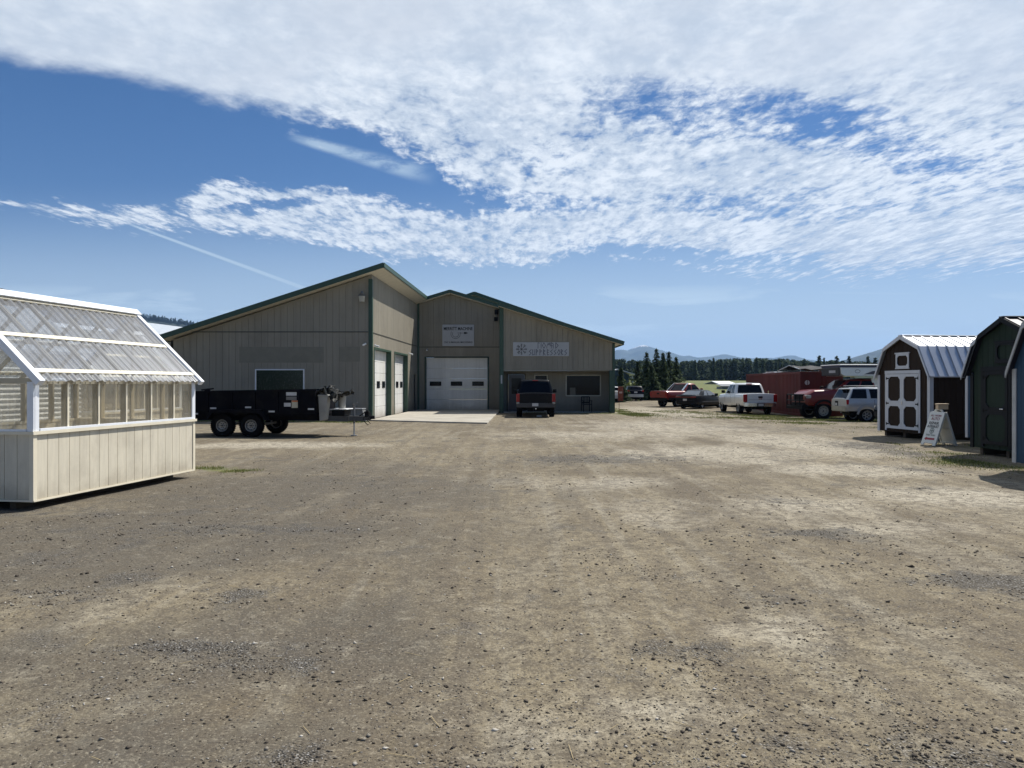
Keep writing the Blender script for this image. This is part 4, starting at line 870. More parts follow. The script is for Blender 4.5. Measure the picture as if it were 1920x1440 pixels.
def greenhouse(loc, rz, L=3.7, W_=2.44, label='', open_=True):
    g = empty('greenhouse', loc, rz); tag(g, label, 'greenhouse')
    b = MB(); b.box(-W_+.35, -W_+.45, .1, L-.1, 0, .13); b.box(-.45, -.35, .1, L-.1, 0, .13); b.box(-W_/2-.05, -W_/2+.05, .1, L-.1, 0, .13); b.each('skid', LEG, g)
    b = MB(); b.box(-W_+.01, -.01, .01, L-.01, .13, .20)
    b.box(-W_+.012, -W_+.05, .012, L-.012, .20, 1.02); b.box(-.05, -.012, .012, L-.012, .20, 1.02); b.box(-W_+.05, -.05, .012, .05, .20, 1.02); b.box(-W_+.05, -.05, L-.05, L-.012, .20, 1.02)
    groove_panel(b, .05, L-.05, .155, 1.02, -.010, 1, axis='y'); groove_panel(b, .05, L-.05, .155, 1.02, -W_+.010, -1, axis='y'); groove_panel(b, -W_+.05, -.05, .155, 1.02, .010, -1); groove_panel(b, -W_+.05, -.05, .155, 1.02, L-.010, 1)
    b.build('wall', CRM, g)
    b = MB(); b.box(-.05, .012, -.012, .05, .14, 1.02); b.box(-.05, .012, L-.05, L+.012, .14, 1.02); b.box(-W_-.012, -W_+.05, -.012, .05, .14, 1.02)
    b.box(-W_-.03, .035, -.035, .06, 1.022, 1.065); b.box(-W_-.03, .035, L-.06, L+.035, 1.022, 1.065); b.box(-.06, .035, .062, L-.062, 1.022, 1.065); b.box(-W_-.03, -W_+.06, .062, L-.062, 1.022, 1.065)
    b.box(-.02, .014, .0, L, .125, .150); b.box(-W_, 0, -.014, .01, .125, .15); b.build('trim', CRT, g)
    # studs
    b = MB(); n = 6
    for i in range(n+1):
        y = min(max(i*L/n, .02), L-.02)
        for x in (-.09, -W_+.0): b.box(x, x+.089, y-.019, y+.019, 1.067, 1.70)
    for i in range(1, 4):
        x = -W_+i*W_/4
        for y in (.0, L-.089): b.box(x-.019, x+.019, y, y+.089, 1.067, 1.70)
    for x in (-.09, -W_): b.box(x, x+.089, 0, L, 1.70, 1.74)
    for y in (0, L-.09): b.box(-W_, 0, y+.001, y+.089, 1.705, 1.78)
    for y in (.02, L-.05): b.box(-W_/2-.02, -W_/2+.02, y, y+.03, 1.78, 2.9)
    b.each('stud', STUD, g)
    rise = 1.265; hw = W_/2+.12
    zr = lambda x: 1.74+rise*(1-abs(x+W_/2)/hw)     # roof surface
    # rafters
    b = MB()
    for i in range(n+1):
        y = min(max(i*L/n, .03), L-.03)
        for sg in (-1, 1): b.beam((-W_/2+sg*hw*.97, y, zr(-W_/2+sg*hw*.97)-.06), (-W_/2+sg*.02, y, zr(-W_/2+sg*.02)-.06), .030, .06, up=(0, 0, 1))
    b.box(-W_/2-.02, -W_/2+.02, 0, L, 2.86, 2.97); b.each('rafter', STUD, g)
    b = MB()
    for sg in (-1, 1):
        for f in (.10, .50, .955):
            x = -W_/2+sg*hw*(1-f); b.beam((x, .02, zr(x)+.012), (x, L-.02, zr(x)+.012), .075, .022, up=(sg*.66, 0, .75))
    b.each('batten', CRT, g)
    for sg in (-1, 1):
        b = MB(); sl = Vector((-sg*hw, 0, rise)); corr(b, (-W_/2+sg*hw, .02, 1.745), (0, 1, 0), sl, L-.04, sl.length, pitch=.155, amp=.017); b.build('roof_sheet', PR, g, fix=False, smooth=True)
    b = MB()
    for i in range(n):
        for x in (-.003, -W_+.003): corr(b, (x, i*L/n+.02, 1.07), (0, 1, 0), (0, 0, 1), L/n-.04, .66, pitch=.1, amp=.003)
    for y in (.005, L-.005):
        for i in range(4): corr(b, (-W_+i*W_/4+.02, y, 1.07), (1, 0, 0), (0, 0, 1), W_/4-.04, .66, pitch=.1, amp=.003)
        b.add([(-W_-.02, y, 1.74), (.02, y, 1.74), (-W_/2, y, 2.93)], [(0, 1, 2)])
    b.build('wall_pane', PC, g, fix=False)
    b = MB()
    for i in range(1, n): b.box(-.0, .010, i*L/n-.016, i*L/n+.016, 1.067, 1.735)
    for i in range(1, 4): b.box(-W_+i*W_/4-.016, -W_+i*W_/4+.016, -.010, 0, 1.067, 1.735)
    b.each('glazing_strip', CRT, g)
    b = MB()
    for (x0, x1) in ((-.085, .013), (-W_-.013, -W_+.085)):
        for (y0, y1) in ((-.014, .012), (L-.012, L+.014)): b.box(x0, x1, y0, y1, 1.066, 1.73)
    for (x0, x1) in ((-.005, .016), (-W_-.016, -W_+.005)):
        for (y0, y1) in ((.0125, .085), (L-.085, L-.0125)): b.box(x0, x1, y0, y1, 1.066, 1.73)
    b.box(.0, .03, .09, L-.09, 1.066, 1.10); b.box(-W_+.09, -.09, -.025, 0, 1.066, 1.095)
    b.each('corner_trim', WTR, g, bevel=.002)
    for yy0, yy1 in ((-.07, .03), (L-.03, L+.07)):
        for sg in (-1, 1):
            b = MB(); p0 = Vector((-W_/2+sg*(hw+.02), 0, zr(-W_/2+sg*(hw+.02)))); p1 = Vector((-W_/2, 0, 1.74+rise))
            up = Vector((sg*.69, 0, .72))
            a0, a1 = p0+up*.035, p1+Vector((0, 0, .05)); c0, c1 = p0-up*.055, p1-Vector((0, 0, .09))
            b.hexa([Vector((c0.x, yy0, c0.z)), Vector((c1.x, yy0, c1.z)), Vector((c1.x, yy1, c1.z)), Vector((c0.x, yy1, c0.z)), Vector((a0.x, yy0, a0.z)), Vector((a1.x, yy0, a1.z)), Vector((a1.x, yy1, a1.z)), Vector((a0.x, yy1, a0.z))]); b.build('rake_trim', WTR, g, bevel=.003)
    b = MB(); zt = 1.74+rise
    for sg in (-1, 1): b.beam((-W_/2+sg*.055, -.09, zt+.025), (-W_/2+sg*.055, L+.09, zt+.025), .13, .018, up=(sg*.69, 0, .72))
    b.tube([(-W_/2, -.092, zt+.06), (-W_/2, L+.092, zt+.06)], .022, 10); b.build('ridge_cap', WTR, g)
    return g
gh = greenhouse((-6.38, 9.95, 0), R(-9.18), label='cream greenhouse with clear corrugated roof and lapped lower walls, nearest on the left')
cd = MB().box(-.86, -.62, -.010, -.004, .60, .93).build('price_card', pm('white_card', (.75, .76, .8), .5), gh)
lettering('07', .11, .10, INK, gh, TM(-.675, -.012, .70), depth=.001); lettering('INFO', .10, .035, pm('navy_ink', (.03, .04, .16), .6), gh, TM(-.68, -.012, .87), depth=.001)
# benches inside the greenhouse
b = MB(); b.box(-2.3, -1.75, .2, 3.5, .86, .90)
for y in (.3, 1.8, 3.3): b.box(-2.25, -2.2, y, y+.05, .2, .86); b.box(-1.85, -1.8, y, y+.05, .2, .86)
b.build('bench', WOOD, gh)

# ------------------------------------------------------------------ sheds
def ring(b, x0, x1, z0, z1, m, ch, y0, y1):           # frame with an eight-cornered hole
    a0, a1, c0, c1 = x0+m, x1-m, z0+m, z1-m
    out = [(x0, z0), (x1, z0), (x1, z1), (x0, z1)]
    for poly in ([(x0, z0), (x1, z0), (a1-ch, c0), (a0+ch, c0)], [(x1, z0), (x1, z1), (a1, c1-ch), (a1, c0+ch)], [(x1, z1), (x0, z1), (a0+ch, c1), (a1-ch, c1)], [(x0, z1), (x0, z0), (a0, c0+ch), (a0, c1-ch)],
                 [(x0, z0), (a0+ch, c0), (a0, c0+ch)], [(x1, z0), (a1, c0+ch), (a1-ch, c0)], [(x1, z1), (a1-ch, c1), (a1, c1-ch)], [(x0, z1), (a0, c1-ch), (a0+ch, c1)]):
        b.prism([(x, y0, z) for x, z in poly], (0, y1-y0, 0))
def pairs(b):
    I = b.islands(); return [join_mb(I[k:k+2]) for k in range(0, len(I), 2)]
def barn_shed(loc, rz, label, wall, trim, roof, L=3.6, Wd=2.44, doors='double', metal_face=WHT, ribs=True, group=None, vent=True, rake=None):
    e = empty('garden_shed', loc, rz); tag(e, label, 'shed', group); h = Wd/2; rake = rake or trim
    prof = [(-h-.07, 1.96), (-h+.0-.0, 2.06), (-.80, 2.86), (0, 3.22), (.80, 2.86), (h, 2.06), (h+.07, 1.96)]
    b = MB()
    for x in (-h+.3, 0, h-.3): b.box(x-.05, x+.05, .05, L-.05, 0, .16)
    b.each('skid', LEG, e)
    topf = lambda x: np.interp(x, [-h, -.80, 0, .80, h], [2.02, 2.80, 3.16, 2.80, 2.02])
    b = MB(); siding(b, (-h, 0, 0), (1, 0, 0), (0, -1, 0), 0, Wd, lambda u: topf(u-h), .16, pitch=.203, gap=.01, th=.01, breaks=[h-.8, h, h+.8], core=.08); b.build('wall', wall, e)
    b = MB(); siding(b, (h, 0, 0), (0, 1, 0), (1, 0, 0), .09, L, lambda u: 2.0, .16, pitch=.203, gap=.01, th=.01, core=.08); siding(b, (-h, 0, 0), (0, 1, 0), (-1, 0, 0), .09, L, lambda u: 2.0, .16, pitch=.203, gap=.01, th=.01, core=.08)
    b.prism([(-h+.09, L, .16), (h-.09, L, .16), (h-.09, L, 2.05), (.78, L, 2.80), (0, L, 3.15), (-.78, L, 2.80), (-h+.09, L, 2.05)], (0, -.05, 0)); b.build('wall', wall, e)
    b = MB()
    for sx in (-1, 1):
        b.box(min(sx*h, sx*(h-.09)), max(sx*h, sx*(h-.09)), -.025, -.001, .15, 2.0); b.box(min(sx*(h+.001), sx*(h+.025)), max(sx*(h+.001), sx*(h+.025)), -.025, .10, .15, 1.99)
        b.box(min(sx*(h+.001), sx*(h+.025)), max(sx*(h+.001), sx*(h+.025)), L-.08, L+.01, .15, 1.99)
    b.each('corner_trim', trim, e)
    b = MB(); pts = prof
    pr = [(-h-.09, 1.93), (-.82, 2.87), (0, 3.235), (.82, 2.87), (h+.09, 1.93)]
    for (x0, z0), (x1, z1) in zip(pr[:-1], pr[1:]):
        for ya, yb in ((-.10, L+.08),):
            b.hexa([(x0, ya, z0-.03), (x1, ya, z1-.03), (x1, yb, z1-.03), (x0, yb, z0-.03), (x0, ya, z0), (x1, ya, z1), (x1, yb, z1), (x0, yb, z0)])
        n = int((L+.18)/.30)
        for k in range(n+1):
            y = -.08+k*(L+.14)/n; d = Vector((x1-x0, 0, z1-z0)).normalized(); up = Vector((-d.z, 0, d.x))
            if up.z < 0: up = -up
            b.beam(Vector((x0, y, z0))+up*.01+d*.01, Vector((x1, y, z1))+up*.01-d*.01, .034, .040, up=up)
    b.build('roof', roof, e)
    b = MB(); b.box(-.09, .09, -.11, L+.09, 3.225, 3.262); b.build('ridge_cap', roof, e, bevel=.01)
    for ya, yb in ((-.125, -.101), (L+.081, L+.10)):
        b = MB()
        for (x0, z0), (x1, z1) in zip(pr[:-1], pr[1:]):
            b.hexa([(x0, ya, z0-.11), (x1, ya, z1-.11), (x1, yb, z1-.11), (x0, yb, z0-.11), (x0, ya, z0+.008), (x1, ya, z1+.008), (x1, yb, z1+.008), (x0, yb, z0+.008)])
        b.build('rake_trim', rake, e)
    if vent:
        b = MB(); ring(b, -.31, .31, 2.22, 2.66, .06, .07, -.035, -.011); b.box(-.35, .35, -.045, -.012, 2.661, 2.70); b.box(-.33, .33, -.04, -.012, 2.18, 2.219); b.build('gable_vent', trim, e)
    def leaf(x0, x1, z0, z1, hinge, nm='door'):
        b = MB(); b.box(x0+.01, x1-.01, -.024, -.012, z0+.01, z1-.01); d = b.build(nm, wall, e)
        b = MB(); zm = z0+(z1-z0)*.46; ring(b, x0, x1, z0, zm, .085, .10, -.046, -.025); ring(b, x0, x1, zm+.001, z1, .085, .10, -.046, -.025); b.build('door_frame', trim, d)
        b = MB()
        for z in (z0+.14, zm, z1-.14): b.box(min(hinge, hinge+.12*(1 if hinge == x0 else -1)), max(hinge, hinge+.12*(1 if hinge == x0 else -1)), -.052, -.047, z-.02, z+.02); b.box(hinge-.015, hinge+.015, -.054, -.047, z-.045, z+.045)
        b.islands(); [m.build('hinge', BLKP, d) for m in pairs(b)]
        return d
    if doors == 'double':
        dl = leaf(-.75, -.002, .27, 2.02, -.75); dr = leaf(.002, .75, .27, 2.02, .75)
        b = MB(); b.box(-.83, .83, -.05, -.012, 2.03, 2.13); b.box(-.83, -.76, -.04, -.012, .2, 2.03); b.box(.76, .83, -.04, -.012, .2, 2.03); b.build('door_trim', trim, e)
        MB().box(.0, .03, -.06, -.047, 1.05, 1.15).build('handle', CHR, dr)
    elif doors == 'single':
        d = leaf(-.72, .12, .27, 2.0, -.72); b = MB(); b.box(-.82, .22, -.05, -.012, 2.01, 2.11); b.box(-.82, -.73, -.04, -.012, .2, 2.01); b.box(.13, .22, -.04, -.012, .2, 2.01); b.build('door_trim', trim, e)
        b = MB(); b.tube([(.05, -.05, 1.12), (.05, -.10, 1.12), (-.05, -.11, 1.12)], .012, 8); b.build('handle', CHR, d)
    return e
BRN = pm('dark_brown_siding', (.024, .014, .009), .7, spec=.2, var=.12, vs=5, stretch=(4, 4, .5)); WTS = pm('white_shed_trim', (.52, .54, .58), .5, var=.04)
GRS = pm('dark_green_siding', (.014, .027, .019), .7, spec=.2, var=.1, vs=5, stretch=(4, 4, .5)); BKT = pm('black_shed_trim', (.006, .008, .012), .6, spec=.2)
BLS = pm('blue_siding', (.022, .055, .10), .65, spec=.25, var=.08, vs=5, stretch=(4, 4, .5)); LTB = pm('light_trim', (.36, .37, .38), .5)
WRF = pm('bright_white_metal_roof', (.50, .52, .55), .38, metal=.6, var=.04); DRF = pm('dark_metal_roof', (.03, .03, .045), .35, metal=.3)
grp = None
S1 = barn_shed((12.41, 23.70, 0), R(-81.4), 'dark brown barn shed with white double doors and white metal roof', BRN, WTS, WRF, L=3.7)
S2 = barn_shed((13.22, 20.50, 0), R(-90), 'blue shed squeezed between brown shed and green shed, mostly hidden', BLS, WTS, DRF, L=3.6, doors='none', vent=False)
S3 = barn_shed((11.36, 17.18, 0), R(-88.5), 'dark green barn shed with black trimmed single door and dark roof', GRS, BKT, DRF, L=3.6, doors='single')
S4 = barn_shed((9.93, 13.55, 0), R(-90), 'blue shed with pale corner boards at the right edge, nearest on that side', BLS, LTB, DRF, L=3.6, doors='none')
MB().box(.10, .22, -.06, -.051, 2.02, 2.10).build('name_plate', WTS, S3)
# dark shed behind the greenhouse: only its roof peak shows
barn_shed((-15.2, 21.2, 0), R(9), 'dark brown shed behind greenhouse with only its peak showing', BRN, BRN, DRF, L=3.6, doors='none', vent=False).scale = (1.25, 1.25, 1.40)

# white metal shed beyond the greenhouse
g = empty('metal_shed', (-9.90, 11.2, 0), R(-9.18)); tag(g, 'white ribbed metal shed standing close behind the greenhouse', 'shed')
RIB = pm('white_ribbed_metal', (.62, .65, .68), .35, metal=.1, var=.05)
b = MB(); vs = []; nR = 130
for i in range(nR+1):
    z = .1+2.25*i/nR; q = .018*math.sin(z/.098*2*math.pi); vs += [(q, -3.0, z), (q, 4.7, z)]
b.add(vs, [(2*i, 2*i+1, 2*i+3, 2*i+2) for i in range(nR)])
vs = []
for i in range(nR+1):
    z = .1+2.25*i/nR; q = .018*math.sin(z/.098*2*math.pi); vs += [(-3.0, 4.7+q, z), (0, 4.7+q, z)]
b.add(vs, [(2*i, 2*i+1, 2*i+3, 2*i+2) for i in range(nR)]); b.box(-3.0, -2.97, -3, 4.7, 0, 2.35); b.box(-3, 0, -3.03, -3.0, 0, 2.35); b.box(-3, -.02, -3, 4.68, 0, .1)
b.build('wall', RIB, g, fix=False)
b = MB()
for sg in (-1, 1): b.hexa([(-1.5+sg*1.62, -3.1, 2.30), (-1.5, -3.1, 3.46), (-1.5, 4.9, 3.46), (-1.5+sg*1.62, 4.9, 2.30), (-1.5+sg*1.62, -3.1, 2.36), (-1.5, -3.1, 3.52), (-1.5, 4.9, 3.52), (-1.5+sg*1.62, 4.9, 2.36)])
b.prism([(-3, 4.72, 2.35), (0, 4.72, 2.35), (-1.5, 4.72, 3.45)], (0, .03, 0)); b.prism([(-3, -3.02, 2.35), (0, -3.02, 2.35), (-1.5, -3.02, 3.45)], (0, .03, 0)); b.build('roof', pm('dull_metal_roof', (.34, .36, .38), .4, metal=.4), g)
# a second, plain framed shed further along, seen dimly through the panes
greenhouse((-9.15, 16.6, 0), R(-9.18), L=3.0, label='second cream greenhouse standing further back behind the first one')

# far buildings
def hall(name, label, loc, rz, wx, wy, he, hr, wallm, roofm, ov=.4, posts=False):
    e = empty(name, loc, rz); tag(e, label, 'building')
    b = MB(); b.box(-wx/2, wx/2, 0, wy, 0, he) if not posts else b.box(-wx/2, wx/2-.35, .6, wy, 0, he)
    b.prism([(-wx/2, 0, he), (wx/2 if not posts else wx/2-.35, 0, he), (0, 0, hr-.05)], (0, wy, 0)); b.build('wall', wallm, e)
    b = MB()
    for sg in (-1, 1): b.hexa([(sg*(wx/2+ov), -ov, he-.05), (0, -ov, hr), (0, wy+ov, hr), (sg*(wx/2+ov), wy+ov, he-.05), (sg*(wx/2+ov), -ov, he+.06), (0, -ov, hr+.12), (0, wy+ov, hr+.12), (sg*(wx/2+ov), wy+ov, he+.06)])
    b.build('roof', roofm, e)
    if posts:
        for y in (.1, wy-.1): MB().box(wx/2-.1, wx/2+.05, y-.08, y+.08, 0, he).build('post', WHT, e)
    return e
BLW = pm('dark_blue_metal_wall', (.03, .07, .13), .5)
hall('pole_barn', 'blue building with white roof between workshop corner and spruces', (PX(1158, 88), 88, gz(6, 88)), R(0), 3.6, 9, 2.75, 3.35, BLW, WHT, posts=True)
hall('metal_building', 'low far building with a white roof beyond the green field', (PX(1336, 205), 205, gz(50, 205)-2.0), R(-60), 5.5, 6, 2.0, 2.75, pm('tan_far_wall', (.2, .19, .14), .7), WHT)
e = hall('metal_building', 'metal roofed building just left of the workshop, behind its low eave', (PX(228, 66), 66, 0), R(-9), 13, 16, 4.9, 7.3, TAN, pm('pale_metal_roof', (.50, .54, .58), .35, metal=.3))
# grey fenced mound at the field edge with a white post
e = empty('storage_tank', (PX(1378, 150), 150, gz(40, 150))); tag(e, 'low grey shed roof at field edge left of the red container', 'building')
b = MB(); b.box(-2.6, 2.6, 0, 4, -1, .55); b.build('wall', pm('grey_shed_wall', (.14, .15, .14), .7), e); b = MB(); b.hexa([(-2.8, -.3, .55), (2.8, -.3, .55), (2.8, 4.3, 1.0), (-2.8, 4.3, 1.0), (-2.8, -.3, .65), (2.8, -.3, .65), (2.8, 4.3, 1.1), (-2.8, 4.3, 1.1)]); b.build('roof', GREY, e)
e.name = 'field_shed'
# ------------------------------------------------------------------ vehicles
def boolean_cut(o, cutters):
    for c in cutters:
        md = o.modifiers.new('b', 'BOOLEAN'); md.operation = 'DIFFERENCE'; md.object = c; md.solver = 'EXACT'
    bpy.context.view_layer.update()
    dg = bpy.context.evaluated_depsgraph_get(); me = bpy.data.meshes.new_from_object(o.evaluated_get(dg)); o.modifiers.clear()
    old = o.data; o.data = me; bpy.data.meshes.remove(old)
    for c in cutters: bpy.data.objects.remove(c)
TYR = {}
def wheel(parent, x, y, r, wd, style='alloy', side=1, rimmat=None):
    key = (round(r, 2), round(wd, 2), style)
    if key not in TYR:
        b = MB(); w2 = wd/2; rr = r*(.60 if style != 'trailer' else .52)
        b.lathe([(rr, -w2*.8), (rr+.02, -w2*.95), (r*.82, -w2), (r*.95, -w2*.92), (r*.995, -w2*.7), (r, 0), (r*.995, w2*.7), (r*.95, w2*.92), (r*.82, w2), (rr+.02, w2*.95), (rr, w2*.8), (rr, -w2*.8)], 36)
        for k in range(36):
            a = k*math.pi/18; M = Matrix.Rotation(-a, 4, 'Y')
            b.box(r-.004, r+.008, -w2*.85, -w2*.1, -.02, .02, M); b.box(r-.004, r+.008, w2*.1, w2*.85, .0, .04, M)
        t_ = b.build('wheel', BLK, None, smooth=True)
        b = MB(); b.lathe([(rr, -w2*.75), (rr*.98, -w2*.9), (rr*.90, -w2*.85), (rr*.84, -w2*.35), (rr*.84, w2*.6), (rr, w2*.75)], 32)
        dsk = -w2*.45
        if style in ('trailer', 'steel'):
            b.lathe([(0, dsk-.035), (rr*.22, dsk-.035), (rr*.26, dsk), (rr*.50, dsk-.01), (rr*.62, dsk-.02), (rr*.84, dsk+.03), (rr*.84, dsk+.04), (0, dsk+.02)], 32)
        else:
            b.lathe([(0, dsk-.03), (rr*.2, dsk-.03), (rr*.24, dsk), (0, dsk+.01)], 20)
            ns = 6 if style == 'alloy' else 5
            for k in range(ns):
                a = 2*math.pi*k/ns; c_, s_ = math.cos(a), math.sin(a); c2, s2 = -s_, c_; q0, q1 = rr*.16, rr*.9; wa, wb = rr*.15, rr*.11
                vs = []
                for q, ww in ((q0, wa), (q1, wb)):
                    for sg in (-1, 1):
                        for dy in (0, .03): vs.append((q*c_+sg*ww*c2, dsk-.012+dy, q*s_+sg*ww*s2))
                b.add(vs, [(0, 2, 6, 4), (1, 5, 7, 3), (0, 4, 5, 1), (2, 3, 7, 6), (4, 6, 7, 5), (0, 1, 3, 2)])
        r_ = b.build('rim', rimmat or ALLOY, t_, smooth=True)
        b = MB()
        for k in range(8):
            a = k*math.pi/4; q = rr*.68 if style in ('trailer', 'steel') else rr*.14; hr = rr*.075 if style in ('trailer', 'steel') else .01
            b.tube([(q*math.cos(a), dsk-.022, q*math.sin(a)), (q*math.cos(a), dsk-.012, q*math.sin(a))], hr, 8)
        if style in ('trailer', 'steel'):
            for k in range(6): a = k*math.pi/3; b.tube([(rr*.36*math.cos(a), dsk-.025, rr*.36*math.sin(a)), (rr*.36*math.cos(a), dsk-.008, rr*.36*math.sin(a))], .012, 6)
        b.lathe([(rr*.83, w2*.1), (rr*.3, w2*.1), (0, w2*.1)], 24); b.lathe([(0, dsk-.052), (rr*.13, dsk-.05), (rr*.15, dsk-.03)], 12)
        b.build('hub', BLKP, t_, smooth=True)
        TYR[key] = t_; t = t_
    else: t = copy_tree(TYR[key])
    t.parent = parent; t.location = (x, y, r); t.rotation_euler = (0, 0, 0 if side < 0 else math.pi); return t
def interp_sec(st, x):
    xs = [s[0] for s in st]; return [float(np.interp(x, xs, [s[k] for s in st])) for k in range(1, 4)]
def section(zb, zt, hw, crown=.03):
    return [(0, zb), (hw-.16, zb), (hw-.05, zb+.05), (hw-.01, zb+.20), (hw, zb+(zt-zb)*.55), (hw-.015, zt-.16), (hw-.04, zt-.06), (hw-.11, zt-.005), (hw*.5, zt+crown*.75), (0, zt+crown)]
def car(name, label, cat, loc, hd, S, paint, group=None):
    e = empty(name, (loc[0], loc[1], loc[2]), hd); tag(e, label, cat, group)
    st = S['st']; xs = sorted(set([s[0] for s in st]+list(np.linspace(st[0][0], st[-1][0], 26))))
    b = MB(); secs = []
    for x in xs:
        zb, zt, hw = interp_sec(st, x); h = section(zb, zt, hw, S.get('crown', .03)); secs.append([(x, y, z) for y, z in h]+[(x, -y, z) for y, z in reversed(h[1:-1])])
    n = len(secs[0]); vs = [p for s_ in secs for p in s_]
    fs = [(i*n+k, i*n+(k+1) % n, (i+1)*n+(k+1) % n, (i+1)*n+k) for i in range(len(secs)-1) for k in range(n)]
    fs += [tuple(range(n-1, -1, -1)), tuple((len(secs)-1)*n+k for k in range(n))]; b.add(vs, fs)
    body = b.build('body', paint, e, smooth=False)
    cut = []; r = S['r']
    for x in S['wx']:
        for sg in (-1, 1):
            c_ = MB(); hwx = interp_sec(st, x)[2]; c_.lathe([(0, 0), (r+.075, 0), (r+.075, .40), (0, .40)], 28, Matrix.Translation((x, sg*(hwx-.17)-.20, r))); cut.append(c_.build('cut', BLKP))
    if 'bed' in S:
        x0, x1 = S['bed']; zb, zt, hw = interp_sec(st, (x0+x1)/2); cut.append(MB().box(x0, x1, -hw+.12, hw-.12, zt-.5, zt+.3).build('cut', BLKP))
    boolean_cut(body, cut)
    me_ = body.data; me_.materials.clear(); me_.materials.append(paint)
    me_.polygons.foreach_set('use_smooth', [True]*len(me_.polygons)); me_.set_sharp_from_angle(angle=R(33))
    # cab
    for ci, cb in enumerate(S['cabs']):
        zb, zt = cb['z']; xb0, xb1 = cb['b']; xt0, xt1 = cb['t']; hb, ht = cb['w']
        rings = []
        for f, in ((0,), (.25,), (.5,), (.75,), (.92,), (1.0,)):
            ff = f; bul = .025*math.sin(f*math.pi); z = zb+(zt-zb)*f; inn = .0 if f < .95 else .07
            xa = xb0+(xt0-xb0)*f+inn; xc = xb1+(xt1-xb1)*f-inn*1.3; w_ = hb+(ht-hb)*f+bul-(.06 if f >= .95 else 0)
            cr = min(.12, (xc-xa)*.2)
            rings.append([(xa, -w_+cr*.6, z), (xa+cr*.5, -w_, z), (xc-cr, -w_, z), (xc, -w_+cr*.8, z), (xc+.04*(1-f), 0, z), (xc, w_-cr*.8, z), (xc-cr, w_, z), (xa+cr*.5, w_, z), (xa, w_-cr*.6, z), (xa-.02, 0, z)])
        c_ = MB(); n = 10; vs = [p for q in rings for p in q]; fs = [(i*n+k, i*n+(k+1) % n, (i+1)*n+(k+1) % n, (i+1)*n+k) for i in range(len(rings)-1) for k in range(n)]
        xm = (xt0+xt1)/2; vs.append((xm, 0, zt+.035)); T_ = len(vs)-1; L0 = (len(rings)-1)*n; fs += [(L0+k, L0+(k+1) % n, T_) for k in range(n)]; fs.append(tuple(range(n-1, -1, -1)))
        c_.add(vs, fs); cab = c_.build('cab', cb.get('mat', paint), e, smooth=True, bevel=0)
        # glass panels set just proud of the cab faces
        def P_(side, u, f, out=.006):
            bul = .025*math.sin(f*math.pi); z = zb+(zt-zb)*f; xa = xb0+(xt0-xb0)*f; xc = xb1+(xt1-xb1)*f; w_ = hb+(ht-hb)*f+bul; cr = .12
            if side in (-1, 1): return Vector((xa+(xc-xa)*u, side*(w_+out), z))
            if side == 'f': return Vector((xc+out+.04*(1-f)*(1-abs(2*u-1))+.01, (-w_+.09)+(2*w_-.18)*u, z))
            return Vector((xa-out-.014*(1-abs(2*u-1)), (-w_+.07)+(2*w_-.14)*u, z))
        def glass(side, u0, u1, f0=.10, f1=.86, nm='window'):
            m_ = MB(); k = 8; vs = []; inn = {1: (0, -.02, 0), -1: (0, .02, 0), 'f': (-.02, 0, 0), 'r': (.02, 0, 0)}[side]
            for i in range(k+1):
                u = u0+(u1-u0)*i/k
                for f in (f0, (f0+f1)/2, f1): vs.append(P_(side, u, f))
            fs = [(i*3+j, (i+1)*3+j, (i+1)*3+j+1, i*3+j+1) for i in range(k) for j in range(2)]
            nv = len(vs); vs += [v+Vector(inn) for v in vs]; fs2 = [tuple(q+nv for q in reversed(f_)) for f_ in fs]
            bd = [i*3 for i in range(k+1)]+[k*3+1]+[i*3+2 for i in range(k, -1, -1)]+[1]
            fs3 = [(bd[i], bd[(i+1) % len(bd)], bd[(i+1) % len(bd)]+nv, bd[i]+nv) for i in range(len(bd))]
            m_.add(vs, fs+fs2+fs3); return m_.build(nm, cb.get('glass', DGL), e, smooth=False)
        for u0, u1 in cb.get('side', []):
            for sg in (-1, 1): glass(sg, u0, u1)
        if cb.get('front', True): glass('f', .03, .97, .06, .90, 'windshield')
        if cb.get('rear', True): glass('r', .04, .96, cb.get('rf0', .12), .86, 'rear_window')
    for x in S['wx']:
        for sg in (-1, 1):
            hwx = interp_sec(st, x)[2]; wheel(e, x, sg*(hwx-S.get('wd', .24)/2-.02+S.get('wo', 0)), r, S.get('wd', .24), S.get('wstyle', 'alloy'), sg, S.get('rim'))
    # seams, side trim
    sb = MB()
    for x in S.get('seams', []):
        zb, zt, hw = interp_sec(st, x)
        for sg in (-1, 1):
            pts = [(x, sg*(y+.001), z) for y, z in section(zb, zt, hw)[3:7]]
            for p, q in zip(pts[:-1], pts[1:]): sb.beam(p, q, .012, .006, up=(0, sg, 0))
    if sb.v: sb.build('door_seam', BLKP, e)
    if S.get('handles'):
        for x in S['handles']:
            zb, zt, hw = interp_sec(st, x)
            for sg in (-1, 1): MB().box(x-.09, x+.09, sg*(hw-.01)-.03, sg*(hw-.01)+.03, zt-.22, zt-.18).build('door_handle', S.get('hmat', CHR), e, bevel=.008)
    def bumper(x0, x1, z0, z1, hw, m_, nm):
        b_ = MB(); d = 1 if x1 > x0 else -1; pl = [(x0, -hw), (x0+.6*(x1-x0), -hw+.02), (x1, -hw+.25), (x1, hw-.25), (x0+.6*(x1-x0), hw-.02), (x0, hw)]
        b_.prism([(x, y, z0) for x, y in pl], (0, 0, z1-z0)); return b_.build(nm, m_, e, bevel=.025, seg=2, smooth=True)
    if 'rb' in S: x, z0, z1, m_ = S['rb']; bumper(x+.12, x-.10, z0, z1, st[0][3]-.01, m_, 'rear_bumper')
